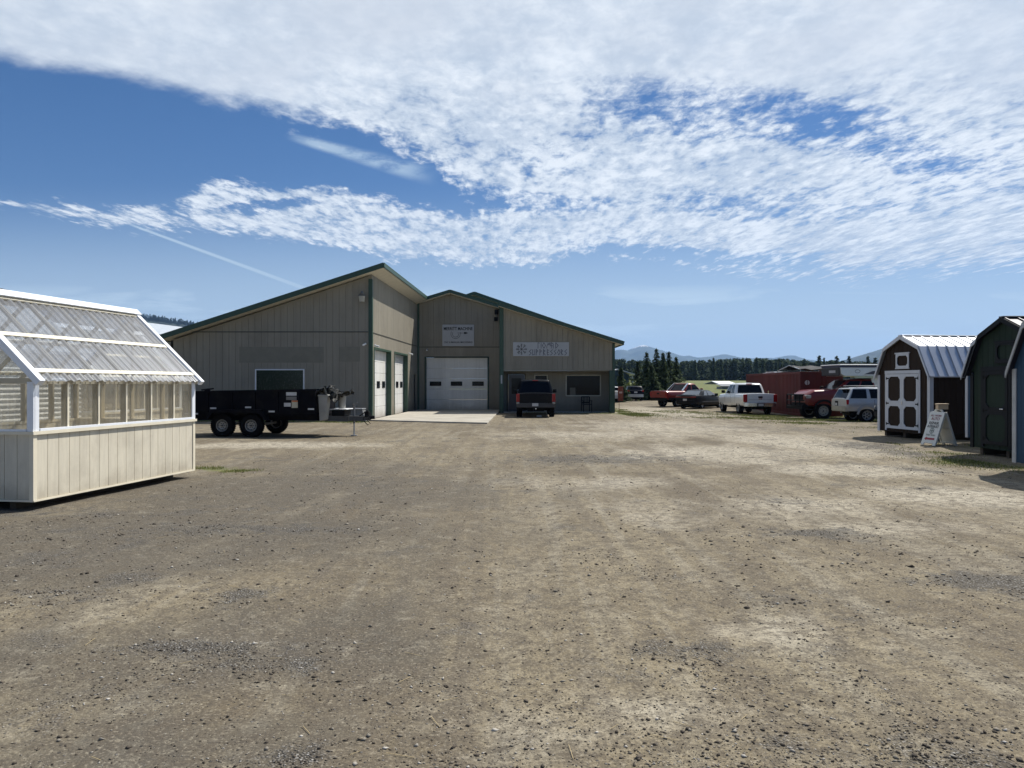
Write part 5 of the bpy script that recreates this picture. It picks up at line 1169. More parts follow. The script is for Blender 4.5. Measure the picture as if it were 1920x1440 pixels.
    if 'fb' in S: x, z0, z1, m_ = S['fb']; bumper(x-.15, x+.12, z0, z1, st[-1][3]-.01, m_, 'front_bumper')
    for (x, y, z, dx, dy, dz_, m_, nm) in S.get('boxes', []):
        for sg in ((-1, 1) if y > 0 else (1,)):
            MB().box(x-dx/2, x+dx/2, sg*y-dy/2, sg*y+dy/2, z-dz_/2, z+dz_/2).build(nm, m_, e, bevel=min(.02, min(dx, dy, dz_)*.25))
    # dark underbody and axles
    x0, x1 = st[0][0]+.35, st[-1][0]-.35; zb = min(s[1] for s in st)
    b = MB(); b.box(x0, x1, -.42, .42, zb-.14, zb+.05)
    for x in S['wx']: b.tube([(x, -S['st'][1][3]+.2, r), (x, S['st'][1][3]-.2, r)], .06, 8)
    b.build('underbody', BLKP, e)
    if 'mir' in S:
        x, z, m_ = S['mir']; hw = interp_sec(st, x)[2]
        for sg in (-1, 1):
            b = MB(); b.box(x-.07, x+.07, sg*(hw+.10)-.10, sg*(hw+.10)+.10, z-.09, z+.10); b.box(x-.03, x+.03, sg*(hw-.02)-.06, sg*(hw-.02)+.06, z-.05, z-.01); b.build('mirror', m_, e, bevel=.02)
    return e
def pickup_st(L=5.8, hw=1.0, zb=.50, zt=1.24, hood=1.20, nose=1.05):
    return [(0, zb+.12, zt-.01, hw-.02), (.06, zb, zt, hw), (1.9, zb, zt, hw), (3.0, zb-.04, zt-.02, hw), (L-1.6, zb-.04, hood, hw), (L-.45, zb, hood-.06, hw-.02), (L-.12, zb+.03, nose, hw-.08), (L, zb+.08, nose-.12, hw-.16)]
WPT = pm('white_car_paint', (.62, .64, .65), .25, var=.02, coat=.6, dirt=(.42, .38, .3), dirt_amt=.25)
BPT = pm('black_car_paint', (.006, .007, .010), .3, var=.1, spec=.08, coat=.10, dirt=(.08, .07, .05), dirt_amt=.12)
RPT = pm('red_car_paint', (.21, .010, .010), .3, var=.05, coat=.4, spec=.3)
DRP = pm('deep_red_car_paint', (.14, .007, .009), .3, var=.05, coat=.4, spec=.3)
SPT = pm('silver_white_car_paint', (.37, .39, .41), .3, metal=.2, var=.03, coat=.6, dirt=(.35, .3, .22), dirt_amt=.3)
NVY = pm('dark_blue_car_paint', (.004, .006, .014), .35, spec=.08, coat=.05)
PLT = pm('licence_plate', (.50, .50, .50), .4, var=.1, vs=30)
def plate(e, x, y, z, d=-1, txt='1K 4827'):
    MB().box(x-.008, x+.008, y-.155, y+.155, z-.075, z+.075).build('licence_plate', PLT, e, bevel=.004)
def tailgate(e, x, hw, z0, z1, m_, handle=True):
    t_ = MB().box(x-.035, x+.0, -hw, hw, z0, z1).build('tailgate', m_, e, bevel=.015, seg=2, smooth=True)
    MB().box(x-.037, x-.0355, -hw+.12, hw-.12, (z0+z1)/2-.09, (z0+z1)/2-.078).build('crease', BLKP, t_)
    if handle: MB().box(x-.055, x-.036, -.13, .13, z1-.24, z1-.13).build('handle', BLKP, t_, bevel=.006)
    return t_
bed_ = (.10, 1.75)
# black crew cab in front of the office
S = dict(st=pickup_st(5.9, 1.0, .48, 1.22, 1.22, 1.08), r=.40, wd=.28, wx=[1.25, 4.85], bed=(.12, 1.72), rim=GREY,
         cabs=[dict(z=(1.17, 1.92), b=(1.80, 4.20), t=(2.05, 3.45), w=(.93, .74), side=[(.08, .44), (.49, .88)])], seams=[1.78, 2.9, 4.0], handles=[2.0, 3.1], hmat=BPT,
         rb=(0, .52, .74, pm('dark_bumper', (.03, .03, .035), .4)), fb=(5.9, .5, .72, CHR), mir=(3.95, 1.32, BLKP), boxes=[(.03, .90, 1.00, .14, .17, .40, REDL, 'taillight'), (.015, .90, .74, .12, .15, .10, WLEN, 'reverse_light'), (2.00, 0, 1.88, .06, .30, .04, REDL, 'brake_light'), (-.14, 0, .46, .25, .06, .06, CHR, 'tow_hitch'), (5.86, .80, .92, .12, .28, .18, WLEN, 'headlight')])
e = car('pickup_truck', 'black crew cab pickup parked nose in before the office door, seen from behind', 'pickup truck', (1.20, 37.6, 0), R(89), S, BPT); plate(e, -.115, .03, .66); tailgate(e, .01, .80, .76, 1.21, BPT); e.scale = (.95, 1, 1)
MB().box(.7, .92, -.30, -.05, .02, .09).build('mud_flap', PLT, e)
# white pickup
S = dict(st=pickup_st(5.9, 1.0, .50, 1.26, 1.24, 1.10), r=.40, wd=.27, wx=[1.25, 4.85], bed=(.12, 1.85),
         cabs=[dict(z=(1.21, 1.90), b=(1.90, 4.25), t=(2.18, 3.50), w=(.93, .76), side=[(.10, .42), (.47, .88)])], seams=[1.88, 2.75, 4.05], handles=[2.1, 3.0], hmat=WPT,
         rb=(0, .50, .72, CHR), fb=(5.9, .5, .72, CHR), mir=(4.0, 1.36, BLKP), boxes=[(.03, .895, 1.0, .16, .22, .46, REDL, 'taillight'), (2.13, 0, 1.865, .06, .36, .05, REDL, 'brake_light'), (-.07, 0, .60, .10, .42, .20, BLKP, 'step_recess'), (5.86, .80, .95, .12, .28, .18, WLEN, 'headlight')])
e = car('pickup_truck', 'white extended cab pickup parked beside the red container, tailgate towards us', 'pickup truck', (14.93, 44.9, gz(14.9, 46)), R(90), S, WPT); plate(e, -.13, 0, .60); tg = tailgate(e, .01, .80, .74, 1.25, WPT)
MB().box(-.034, -.027, -.10, .10, .93, .99).build('emblem', CHR, tg)
# red pickup in the middle distance
S = dict(st=pickup_st(5.4, .95, .58, 1.24, 1.22, 1.08), r=.40, wd=.27, wx=[1.2, 4.4], bed=(.12, 1.80), rim=GREY,
         cabs=[dict(z=(1.19, 1.84), b=(1.85, 3.9), t=(2.45, 3.2), w=(.88, .72), side=[(.10, .36), (.44, .88)], rf0=.08)], seams=[1.84, 2.7, 3.7], handles=[2.9],
         rb=(0, .50, .72, BLKP), fb=(5.4, .5, .72, CHR), mir=(3.6, 1.36, RPT), boxes=[(.03, .86, 1.0, .12, .14, .34, REDL, 'taillight'), (5.36, .76, .95, .12, .28, .18, WLEN, 'headlight')])
e = car('pickup_truck', 'red pickup with raised suspension parked behind the black coupe near the spruces', 'pickup truck', (11.35, 57.9, gz(11.3, 57)), R(90-58), S, RPT); tailgate(e, .01, .77, .78, 1.23, RPT)
b = MB(); b.box(.15, 5.2, .952, .965, .60, .72); b.box(.15, 5.2, -.965, -.952, .60, .72); b.build('side_cladding', BLKP, e)
b = MB(); b.beam((1.7, .82, 1.26), (2.42, .72, 1.86), .08, .06, up=(0, 1, 0)); b.beam((1.7, -.82, 1.26), (2.42, -.72, 1.86), .08, .06, up=(0, 1, 0)); b.box(2.38, 2.46, -.74, .74, 1.83, 1.89); b.build('cab_frame', CHR, e)
# black coupe
cst = [(0, .42, .92, .80), (.10, .34, 1.00, .85), (.7, .26, 1.02, .87), (2.6, .24, .95, .88), (3.2, .24, .93, .87), (4.2, .28, .80, .84), (4.5, .34, .68, .74), (4.6, .40, .60, .60)]
S = dict(st=cst, r=.32, wd=.21, wx=[1.0, 3.65], wstyle='star', rim=CHR, cabs=[dict(glass=pm('reflective_glass', (.03, .04, .055), .06, spec=1.0, coat=.8), z=(.94, 1.36), b=(.55, 3.25), t=(1.35, 2.40), w=(.82, .60), side=[(.22, .44), (.49, .93)])], seams=[1.75, 3.0], handles=[1.95], hmat=BPT,
         rb=(0, .36, .62, BPT), fb=(4.6, .32, .5, BPT), mir=(2.8, 1.02, BPT), boxes=[(.02, .60, .86, .10, .42, .11, pm('dull_red_lens', (.16, .012, .012), .2), 'taillight')])
e = car('coupe', 'black two door coupe between the red pickup and the white pickup', 'car', (12.55, 54.0, gz(12.5, 54)), R(90-43), S, BPT); plate(e, -.09, 0, .66)
MB().box(-.02, 0.03, -.38, .38, .82, .90).build('light_bar', pm('dark_red_lens', (.12, .008, .01), .15, coat=.5), e)
b = MB(); b.box(.9, 3.4, .872, .885, .52, .55); b.box(.9, 3.4, -.885, -.872, .52, .55); b.build('side_moulding', GREY, e)
# dark wagon by the trees
wst = [(0, .45, 1.02, .82), (.08, .38, 1.06, .86), (2.4, .34, 1.03, .88), (3.3, .34, 1.0, .87), (4.3, .38, .84, .84), (4.55, .45, .72, .70)]
S = dict(st=wst, r=.33, wd=.21, wx=[.95, 3.6], cabs=[dict(z=(1.0, 1.46), b=(.12, 3.2), t=(.42, 2.4), w=(.82, .66), side=[(.05, .28), (.32, .58), (.62, .9)])], seams=[1.6, 2.6], rb=(0, .38, .68, SPT), fb=(4.55, .35, .55, SPT), mir=(2.75, 1.08, NVY),
         boxes=[(.02, .72, .98, .10, .20, .16, REDL, 'taillight')])
e = car('station_wagon', 'dark wagon with silver bumper parked facing away beside the spruces', 'car', (PX(1192, 74), 74, gz(12, 74)+.02), R(92), S, NVY); plate(e, -.02, 0, .86)
S2_ = dict(S); e = car('parked_car', 'white car almost hidden behind the green corner post of the office', 'car', (PX(1147, 68), 68, 0), R(88), S2_, WPT); plate(e, -.02, 0, .86)
# red truck with bull bar and pop-up camper
S = dict(st=pickup_st(5.9, 1.0, .70, 1.55, 1.62, 1.36), r=.46, wd=.32, wx=[1.25, 4.95], bed=(.12, 1.85), wstyle='steel', rim=pm('tan_steel_rim', (.34, .32, .28), .5),
         cabs=[dict(z=(1.50, 2.16), b=(1.90, 4.40), t=(2.1, 3.45), w=(.92, .76), side=[(.08, .44), (.49, .88)])], seams=[1.88, 2.9, 4.15], handles=[2.1, 3.1],
         rb=(0, .6, .85, BLKP), fb=(5.9, .58, .90, BLKP), mir=(4.05, 1.68, BLKP), boxes=[(.03, .9, 1.1, .12, .15, .4, REDL, 'taillight'), (5.74, .78, 1.22, .26, .32, .18, WLEN, 'headlight'), (5.89, 0, 1.16, .10, 1.05, .36, BLKP, 'grille')])
rt = car('pickup_truck', 'lifted red pickup with black bull bar carrying a camper, facing left by the container doors', 'pickup truck', (21.55, 41.25, -.20), R(184), S, DRP)
b = MB()
for y in (-.78, -.28, .28, .78): b.tube([(6.06, y, .55), (6.20, y, .8), (6.18, y, 1.35)], .035, 8)
for z in (.70, 1.02, 1.33): b.tube([(6.02, -.95, z), (6.19, -.72, z), (6.2, 0, z), (6.19, .72, z), (6.02, .95, z)], .032, 8)
b.box(5.98, 6.16, -.95, .95, .55, .78); b.build('bull_bar', BLKP, rt, smooth=True)
for sx in (1.25, 4.95):
    b = MB()
    for sg in (-1, 1):
        pts = [(sx+.56*math.cos(a), sg*1.03, .46+.56*math.sin(a)) for a in np.linspace(.15, math.pi-.15, 12)]
        for p, q in zip(pts[:-1], pts[1:]): b.beam(p, q, .10, .05, up=(0, sg, 0))
    b.build('wheel_flare', BLKP, rt)
cp = empty('truck_camper', (21.30, 41.25, 0.0), R(184)); tag(cp, 'low white pop up camper with dark stripes overhanging the red pickup cab', 'camper')
MB().box(.3, 1.96, -.84, .84, .75, 2.10).build('lower_body', WPT, cp, bevel=.02)
b = MB(); b.prism([(.0, -1.02, 2.12), (3.55, -1.02, 2.12), (3.75, -1.02, 2.22), (3.8, -1.02, 2.60), (0, -1.02, 2.60)], (0, 2.04, 0)); b.build('shell', WPT, cp, bevel=.03)
b = MB(); b.box(-.03, 3.83, -1.05, 1.05, 2.602, 2.70); b.build('roof_rim', pm('navy_stripe', (.02, .022, .06), .4), cp, bevel=.01); MB().box(-.06, 3.86, -1.08, 1.08, 2.702, 2.76).build('roof', WHT, cp, bevel=.02)
b = MB()
for sg in (-1, 1):
    y0, y1 = sorted((sg*1.0205, sg*1.026)); b.prism([(2.5, y0, 2.22), (2.0, y0, 2.40), (1.2, y0, 2.40), (1.7, y0, 2.22)], (0, y1-y0, 0)); b.box(.2, 1.55, y0, y1, 2.22, 2.28); b.box(.2, 1.4, y0, y1, 2.38, 2.42)
b.build('stripe', pm('dark_decal', (.05, .05, .07), .4), cp)
b = MB()
for sg in (-1, 1):
    p = [(2.85+.14*math.cos(a), sg*1.024, 2.38+.085*math.sin(a)) for a in np.linspace(0, 6.283, 17)]
    for i in range(16): b.beam(p[i], p[i+1], .018, .006, up=(0, 1, 0))
b.build('emblem', pm('dark_decal', (.05, .05, .07), .4), cp)
MB().box(1.0, 3.0, .55, 1.04, 2.02, 2.11).build('ladder_board', pm('pale_green_board', (.45, .50, .36), .5), cp)
MB().box(3.802, 3.86, -.98, .98, 2.14, 2.60).build('front_panel', pm('charcoal_box', (.035, .036, .04), .5, spec=.25), cp, bevel=.03); MB().box(3.861, 3.866, -.1, .6, 2.30, 2.44).build('decal', pm('pale_decal', (.4, .4, .42), .5), cp)
# silver four wheel drive wagon
sst = [(0, .66, 1.16, .84), (.08, .55, 1.20, .88), (2.4, .50, 1.18, .90), (3.2, .50, 1.15, .89), (4.2, .55, 1.06, .86), (4.5, .62, .92, .78)]
S = dict(st=sst, r=.38, wd=.26, wx=[1.0, 3.7], cabs=[dict(z=(1.14, 1.72), b=(.03, 3.25), t=(.32, 2.55), w=(.84, .70), side=[(.04, .30), (.36, .58), (.62, .9)], rf0=.08)], seams=[1.35, 2.35, 3.05], handles=[1.6, 2.6], hmat=SPT,
         rb=(0, .56, .82, pm('tan_bumper', (.36, .33, .26), .5)), fb=(4.5, .5, .8, GREY), mir=(2.9, 1.28, SPT), boxes=[(.06, .83, 1.02, .11, .12, .24, REDL, 'taillight'), (.10, 0, 1.73, .30, 1.1, .04, BLKP, 'rear_spoiler')])
e = car('offroad_wagon', 'silver four wheel drive wagon with tan bumper parked beside the brown shed', 'car', (16.15, 36.9, gz(16, 37)-.06), R(0), S, SPT)
MB().box(-.012, .0, .08, .42, .80, 1.06).build('licence_plate', BLKP, e); MB().box(-.02, -.013, .16, .36, .84, .96).build('plate_face', PLT, e)
b = MB()
for sg in (-1, 1): b.tube([(.5, sg*.62, 1.80), (2.3, sg*.62, 1.80)], .018, 8); b.tube([(.6, sg*.62, 1.72), (.6, sg*.62, 1.80)], .015, 6); b.tube([(2.2, sg*.62, 1.72), (2.2, sg*.62, 1.80)], .015, 6)
for x in (.8, 2.0): b.tube([(x, -.62, 1.80), (x, .62, 1.80)], .015, 8)
b.build('roof_rack', GREY, e)
for sx in (1.0, 3.7):
    b = MB()
    for sg in (-1, 1):
        pts = [(sx+.48*math.cos(a), sg*.91, .38+.48*math.sin(a)) for a in np.linspace(.1, math.pi-.1, 12)]
        for p, q in zip(pts[:-1], pts[1:]): b.beam(p, q, .09, .05, up=(0, sg, 0))
    b.build('wheel_flare', SPT, e)
# dark sedan whose nose peeps out left of the brown shed
S = dict(st=[(0, .4, 1.0, .80), (.1, .34, 1.04, .86), (2.4, .30, 1.06, .88), (3.2, .30, 1.05, .88), (4.2, .32, .98, .86), (4.55, .38, .84, .76), (4.65, .44, .72, .62)], r=.34, wd=.22, wx=[.95, 3.75], wstyle='star', rim=CHR,
         cabs=[dict(z=(1.02, 1.46), b=(.5, 3.3), t=(1.0, 2.5), w=(.80, .62), side=[(.1, .45), (.5, .9)])], seams=[1.5, 2.5, 3.4], rb=(0, .36, .62, NVY), fb=(4.65, .34, .56, NVY), mir=(2.9, 1.1, NVY), boxes=[(4.5, .66, .74, .16, .22, .14, WLEN, 'headlight')])
e = car('sedan', 'dark blue car with chrome wheels peeping out behind the left edge of brown shed', 'car', (20.75, 32.6, gz(17, 32.6)), R(180), S, NVY)

# ------------------------------------------------------------------ red container
CRED = pm('rusty_red_container', (.105, .022, .019), .65, spec=.2, var=.14, vs=1.2, dirt=(.10, .035, .02), dirt_amt=.6, stretch=(1, 1, .4))
cdir = math.atan2(12, .65); ct = empty('shipping_container', (16.75, 43.4, -.17), cdir); tag(ct, 'long rust red corrugated shipping container behind the parked pickups', 'container')
Lc, Wc, Hc = 12.19, 2.44, 2.59                        # local x along the length, +y to the left; box occupies y -Wc..0
b = MB()
for y, s_ in ((0, 1), (-Wc, -1)):
    n = 44; x = .12; st_ = (Lc-.24)/n
    for i in range(n):
        a = x+i*st_; ys = [y-s_*.04, y-s_*.04, y-s_*.005, y-s_*.005]; xx = [a, a+st_*.3, a+st_*.45, a+st_*.85, a+st_]
        yy_ = [y-s_*.045, y-s_*.045, y-s_*.008, y-s_*.008, y-s_*.045]
        vs = [(xx[k], yy_[k], z) for k in range(5) for z in (.16, Hc-.12)]; b.add(vs, [(2*k, 2*k+2, 2*k+3, 2*k+1) for k in range(4)])
b.add([(Lc-.05, 0, .1), (Lc-.05, -Wc, .1), (Lc-.05, -Wc, Hc), (Lc-.05, 0, Hc)], [(0, 1, 2, 3)]); b.box(.05, Lc-.05, -Wc+.05, -.05, Hc-.06, Hc-.02); b.box(.05, Lc-.05, -Wc+.05, -.05, .1, .16)
b.build('side_panel', CRED, ct, fix=False)
b = MB()
for y in (-.06, -Wc+.06):
    b.box(.16, Lc-.16, y-.05, y+.05, 0, .16); b.box(.16, Lc-.16, y-.045, y+.045, Hc-.12, Hc)
    for x in (.07, Lc-.07): b.box(x-.07, x+.07, y-.06, y+.06, 0, Hc+.005)
for x in (.06, Lc-.06): b.box(x-.05, x+.05, -Wc+.121, -.121, 0, .15); b.box(x-.05, x+.05, -Wc+.121, -.121, Hc-.13, Hc-.001)
b.build('frame', CRED, ct, bevel=.008)
for k, (a, c) in enumerate(((-Wc+.13, -Wc/2-.008), (-Wc/2+.008, -.13))):
    b = MB(); b.box(.02, .06, a, c, .16, Hc-.14)
    for z in (.55, 1.0, 1.45, 1.9): b.box(.008, .0195, a+.08, c-.08, z, z+.28)
    d = b.build('door', CRED, ct)
    b = MB()
    for y in (a+.28, c-.28): b.tube([(-.02, y, .12), (-.02, y, Hc-.1)], .017, 8)
    b.build('lock_bar', GALV if False else CRED, d)
MB().tube([(-.002, -.40, 1.95), (-.008, -.40, 1.95)], .14, 20).build('round_sticker', pm('pale_sticker', (.45, .42, .40), .6), ct)
MB().box(.9, 1.10, -.002, .003, 1.10, 1.35).build('sticker', pm('pale_pink_sticker', (.45, .22, .22), .6), ct)
MB().box(6.3, 6.5, -.002, .003, 1.15, 1.42).build('sticker', pm('pale_yellow_sticker', (.55, .45, .2), .6), ct)
# things on the container roof
e = empty('tarp_canopy', (17.6, 44.2, -.17+2.60), cdir); tag(e, 'sagging dark canopy with a pale torn edge lying over the red container end', 'canopy')
b = MB(); n = 14; vs = []
for i in range(n+1):
    for j in range(9):
        x = -.6+i*.32; y = -1.9+j*.33; vs.append((x, y, .12+.22*math.sin(i/n*3.1)+.05*math.sin(j*1.9+i)+.03*random.random()))
b.add(vs, [(i*9+j, (i+1)*9+j, (i+1)*9+j+1, i*9+j+1) for i in range(n) for j in range(8)]); b.prism([(-.6, -1.95, .05), (3.9, -1.95, .05), (3.9, -1.95, .11), (-.6, -1.95, .11)], (0, .05, 0))
b.build('canvas', pm('grey_canvas', (.03, .03, .033), .85, var=.3), e, fix=False)
b = MB()
for y in (-1.9, .7): b.tube([(-.6, y, .0), (-.6, y, .12), (1.5, y, .40), (3.9, y, .12), (3.9, y, 0)], .025, 6)
b.build('frame', GALV, e)
for k, (x, dx, dyy, hz_, lb) in enumerate(((3.9, 2.2, 1.2, .06, 'pale sheet of scrap metal lying flat nearest the canopy on red container'), (6.2, 1.9, 1.0, .10, 'thin stacked roofing sheets in the middle of the red container top'), (8.5, 1.0, .6, .05, 'small white panel lying furthest along the red container top'))):
    o = empty('roofing_sheet', (0, 0, 0)); Mx = Matrix.Translation((16.75, 43.4, -.17)) @ Matrix.Rotation(cdir, 4, 'Z'); o.location = Mx @ Vector((x, -.9, Hc)); o.rotation_euler = (0, 0, cdir+.1*k); tag(o, lb, 'metal sheet')
    b = MB(); b.box(0, dx, -dyy/2, dyy/2, 0.0, hz_*.5); b.box(.15, dx-.3, -dyy/2+.1, dyy/2+.05, hz_*.5+.002, hz_); b.build('sheet', WHT if k else GALV, o, bevel=.01)

# ------------------------------------------------------------------ dump trailer
TBK = pm('black_trailer_paint', (.005, .0055, .009), .6, spec=.06, var=.2, dirt=(.05, .043, .032), dirt_amt=.2)
tl_ = empty('dump_trailer', (-8.70, 24.9, 0), R(-4)); tag(tl_, 'black tandem axle dump trailer parked in front of the workshop wall', 'trailer')
b = MB(); z0, z1 = .82, 1.42
def tz(x): return 1.42+(x+1.8)*.016
for y in (-1.0, .96):
    b.hexa([(-1.8, y, z0), (2.52, y, z0), (2.52, y+.04, z0), (-1.8, y+.04, z0), (-1.8, y, tz(-1.8)), (2.52, y, tz(2.52)), (2.52, y+.04, tz(2.52)), (-1.8, y+.04, tz(-1.8))])
b.box(2.48, 2.52, -.96, .96, z0, tz(2.5)); b.box(-1.8, 2.52, -.96, .96, z0-.05, z0+.0); b.build('bed', TBK, tl_)
b = MB()
for y in (-1.035, .985):
    b.hexa([(-1.82, y, tz(-1.82)-.02), (2.56, y, tz(2.56)-.02), (2.56, y+.05, tz(2.56)-.02), (-1.82, y+.05, tz(-1.82)-.02), (-1.82, y, tz(-1.82)+.05), (2.56, y, tz(2.56)+.05), (2.56, y+.05, tz(2.56)+.05), (-1.82, y+.05, tz(-1.82)+.05)])
for x in (-1.78, -1.0, -.2, .55, 1.3, 2.0, 2.5):
    for y in (-1.04, 1.0): b.box(x-.03, x+.03, y, y+.04, z0-.02, tz(x)-.022)
b.build('rib', TBK, tl_)
b = MB()
for y in (-.62, .50): b.box(-1.75, 2.6, y, y+.12, .52, .70)
for x in (-1.5, -.8, .8, 1.8, 2.5): b.box(x, x+.1, -.5, .5, .54, .66)
b.box(-1.75, 2.55, -.95, .95, .70, .768); b.build('frame', TBK, tl_)
b = MB(); b.beam((2.45, -.55, .60), (3.80, -.04, .56), .09, .15); b.beam((2.45, .55, .60), (3.80, .04, .56), .09, .15); b.box(3.2, 3.4, -.3, .3, .50, .64); b.box(3.78, 4.05, -.05, .05, .50, .62); b.build('tongue', pm('grey_black_steel', (.05, .052, .055), .5, var=.2), tl_)
b = MB(); b.tube([(4.0, 0, .60), (4.18, 0, .60)], .06, 10); b.box(3.86, 4.0, -.07, .07, .62, .80); b.tube([(3.95, -.1, .52), (4.08, -.14, .40), (3.98, -.12, .36), (3.85, -.1, .48)], .012, 6); b.tube([(3.6, .08, .6), (3.9, .15, .82), (4.05, .05, .7), (4.0, -.1, .55)], .02, 6); b.build('coupler', BLKP, tl_)
b = MB(); b.tube([(3.50, -.02, .40), (3.50, -.02, 1.0)], .035, 12); b.tube([(3.50, -.02, 1.0), (3.50, -.02, 1.04)], .05, 12); b.tube([(3.50, -.02, 1.03), (3.62, -.02, 1.09)], .014, 8); j = b.build('jack', GREY, tl_)
b = MB(); b.tube([(3.50, -.02, .02), (3.50, -.02, .42)], .024, 10); b.box(3.40, 3.60, -.10, .06, 0, .02); b.build('jack_foot', GALV, j)
for y0, y1 in ((-1.20, -.86), (.86, 1.20)):
    b = MB(); pl = [(-.98, .55), (-.80, .84), (.80, .84), (.98, .55), (1.02, .56), (.83, .885), (-.83, .885), (-1.02, .56)]
    b.prism([(x, y0, z) for x, z in pl], (0, y1-y0, 0))
    if y0 < 0: b.prism([(x, y0, z) for x, z in [(-.98, .55), (-.80, .84), (.80, .84), (.98, .55), (.93, .55), (.77, .78), (.10, .78), (0, .70), (-.10, .78), (-.77, .78), (-.93, .55)]], (0, .02, 0))
    b.build('fender', TBK, tl_)
for x in (-.475, .475):
    for sg in (-1, 1): wheel(tl_, x, sg*1.03, .375, .22, 'trailer', sg)
b = MB()
for x in (-.475, .475): b.tube([(x, -.95, .375), (x, .95, .375)], .04, 8)
b.build('axle', GREY, tl_)
REF = pm('white_reflector', (.5, .52, .55), .3); 
for x, z in ((-1.65, .72), (-1.40, .72), (-.80, .90), (.35, .93), (1.12, .80), (2.40, .88)): MB().box(x-.10, x+.10, -1.046, -1.041, z, z+.05).build('reflector', REF, tl_)
for x, z, wd, hz_, m_ in ((1.75, 1.33, .34, .11, REF), (1.75, 1.19, .34, .11, GREY), (1.62, .98, .22, .12, REF), (1.88, .94, .24, .24, pm('yellowish_label', (.45, .43, .34), .5))): MB().box(x-wd/2, x+wd/2, -1.012, -1.003, z, z+hz_).build('warning_label', m_, tl_)
MB().box(1.77, 1.99, -1.02, -1.013, 1.13, 1.175).build('warning_label', pm('orange_label', (.5, .14, .04), .5), tl_)
b = MB(); b.box(-1.08, -.92, -1.06, -.98, tz(-1), tz(-1)+.10); b.tube([(-1.2, -1.02, tz(-1)+.08), (-.8, -1.02, tz(-1)+.12)], .025, 8); b.build('latch', TBK, tl_)
# front: hydraulic box, toolbox and lid
b = MB(); b.box(2.86, 3.28, -.38, .38, .66, .86); o = b.build('pump_box', BLKP, tl_, bevel=.01); MB().box(2.80, 3.36, -.42, .42, .862, .89).build('lid', WHT, o, bevel=.006)
def crumple(name, label, loc, rz, grid, m_, amp, cat, thick=.01):
    e = empty(name, loc, rz); tag(e, label, cat); rr = random.Random(len(label)); b = MB(); nu, nv, fn = grid; vs = []
    for i in range(nu+1):
        for j in range(nv+1):
            p = Vector(fn(i/nu, j/nv)); vs.append(p+Vector((rr.uniform(-amp, amp), rr.uniform(-amp, amp), rr.uniform(-amp, amp))))
    b.add(vs, [(i*(nv+1)+j, (i+1)*(nv+1)+j, (i+1)*(nv+1)+j+1, i*(nv+1)+j+1) for i in range(nu) for j in range(nv)]); o = b.build('sheet', m_, e, fix=False)
    o.modifiers.new('s', 'SOLIDIFY').thickness = thick; return e
TWT = pm('white_hard_plastic', (.30, .30, .28), .5, var=.1, dirt=(.3, .28, .22), dirt_amt=.5); TBL = pm('black_plastic_sheet', (.008, .009, .008), .5, spec=.15, var=.3)
Tm = Matrix.Translation((-8.70, 24.9, 0)) @ Matrix.Rotation(R(-4), 4, 'Z')
def tp(x, y, z): return tuple(Tm @ Vector((x, y, z)))
e = empty('plastic_bucket', tp(2.72, -.72, .50), R(-4)); tag(e, 'dirty white plastic tub strapped upright at the trailer front corner', 'bucket')
b = MB(); b.prism([(-.10, -.16, .0), (.08, -.16, .06), (.17, -.16, .82), (-.15, -.16, .84)], (0, .34, 0)); b.box(-.16, .18, -.18, .20, .80, .86); b.box(-.12, .11, -.17, .19, .30, .33); b.build('tub', TWT, e, bevel=.02)
e = empty('plastic_bucket', tp(3.12, -.10, .90), R(-4)); tag(e, 'white plastic tub behind the first, standing on the trailer pump box', 'bucket')
b = MB(); b.lathe([(0, 0), (.11, 0), (.13, .38), (.14, .38), (.14, .41), (0, .41)], 18, Matrix.Rotation(R(90), 4, 'X')); b.build('tub', TWT, e, smooth=True)
crumple('black_tarp', 'crumpled black plastic sheet hanging over the front of the trailer', tp(2.50, -.55, 1.36), R(-4), (16, 10, lambda u, v: (u*.95, v*1.1-.35, .12*math.sin(u*7)+.06*math.sin(v*11)+.14-(.30*max(0, abs(u-.5)-.12)+.22*(1 if u > .25 and u < .8 and v < .25 else 0)))), TBL, .045, 'tarp')
for k, (x, y, z, rx_, lb) in enumerate(((1.72, -.55, 1.40, 62, 'left of two old tyres sticking out above the trailer side'), (2.08, -.45, 1.40, 70, 'right of two old tyres sticking out above the trailer side'))):
    e = empty('old_tyre', tp(x, y, z), R(-4+k*12)); tag(e, lb, 'tyre'); b = MB(); b.lathe([(.12, -.06), (.14, -.085), (.20, -.09), (.235, -.06), (.24, 0), (.235, .06), (.20, .09), (.14, .085), (.12, .06), (.12, -.06)], 28, Matrix.Rotation(R(-12), 4, 'X')); b.build('tread', BLK, e, smooth=True); e.location.z -= .10
e = empty('scrap_pipes', tp(.6, -.5, 1.40), R(-4)); tag(e, 'tangle of thin scrap rods poking up inside the trailer bed', 'scrap')
b = MB()
for k in range(9): x = random.uniform(-.3, .9); b.tube([(x, random.uniform(-.2, .2), -.4), (x+random.uniform(-.3, .3), random.uniform(-.2, .2), random.uniform(.02, .09))], .012, 6)
b.build('rod', GREY, e)

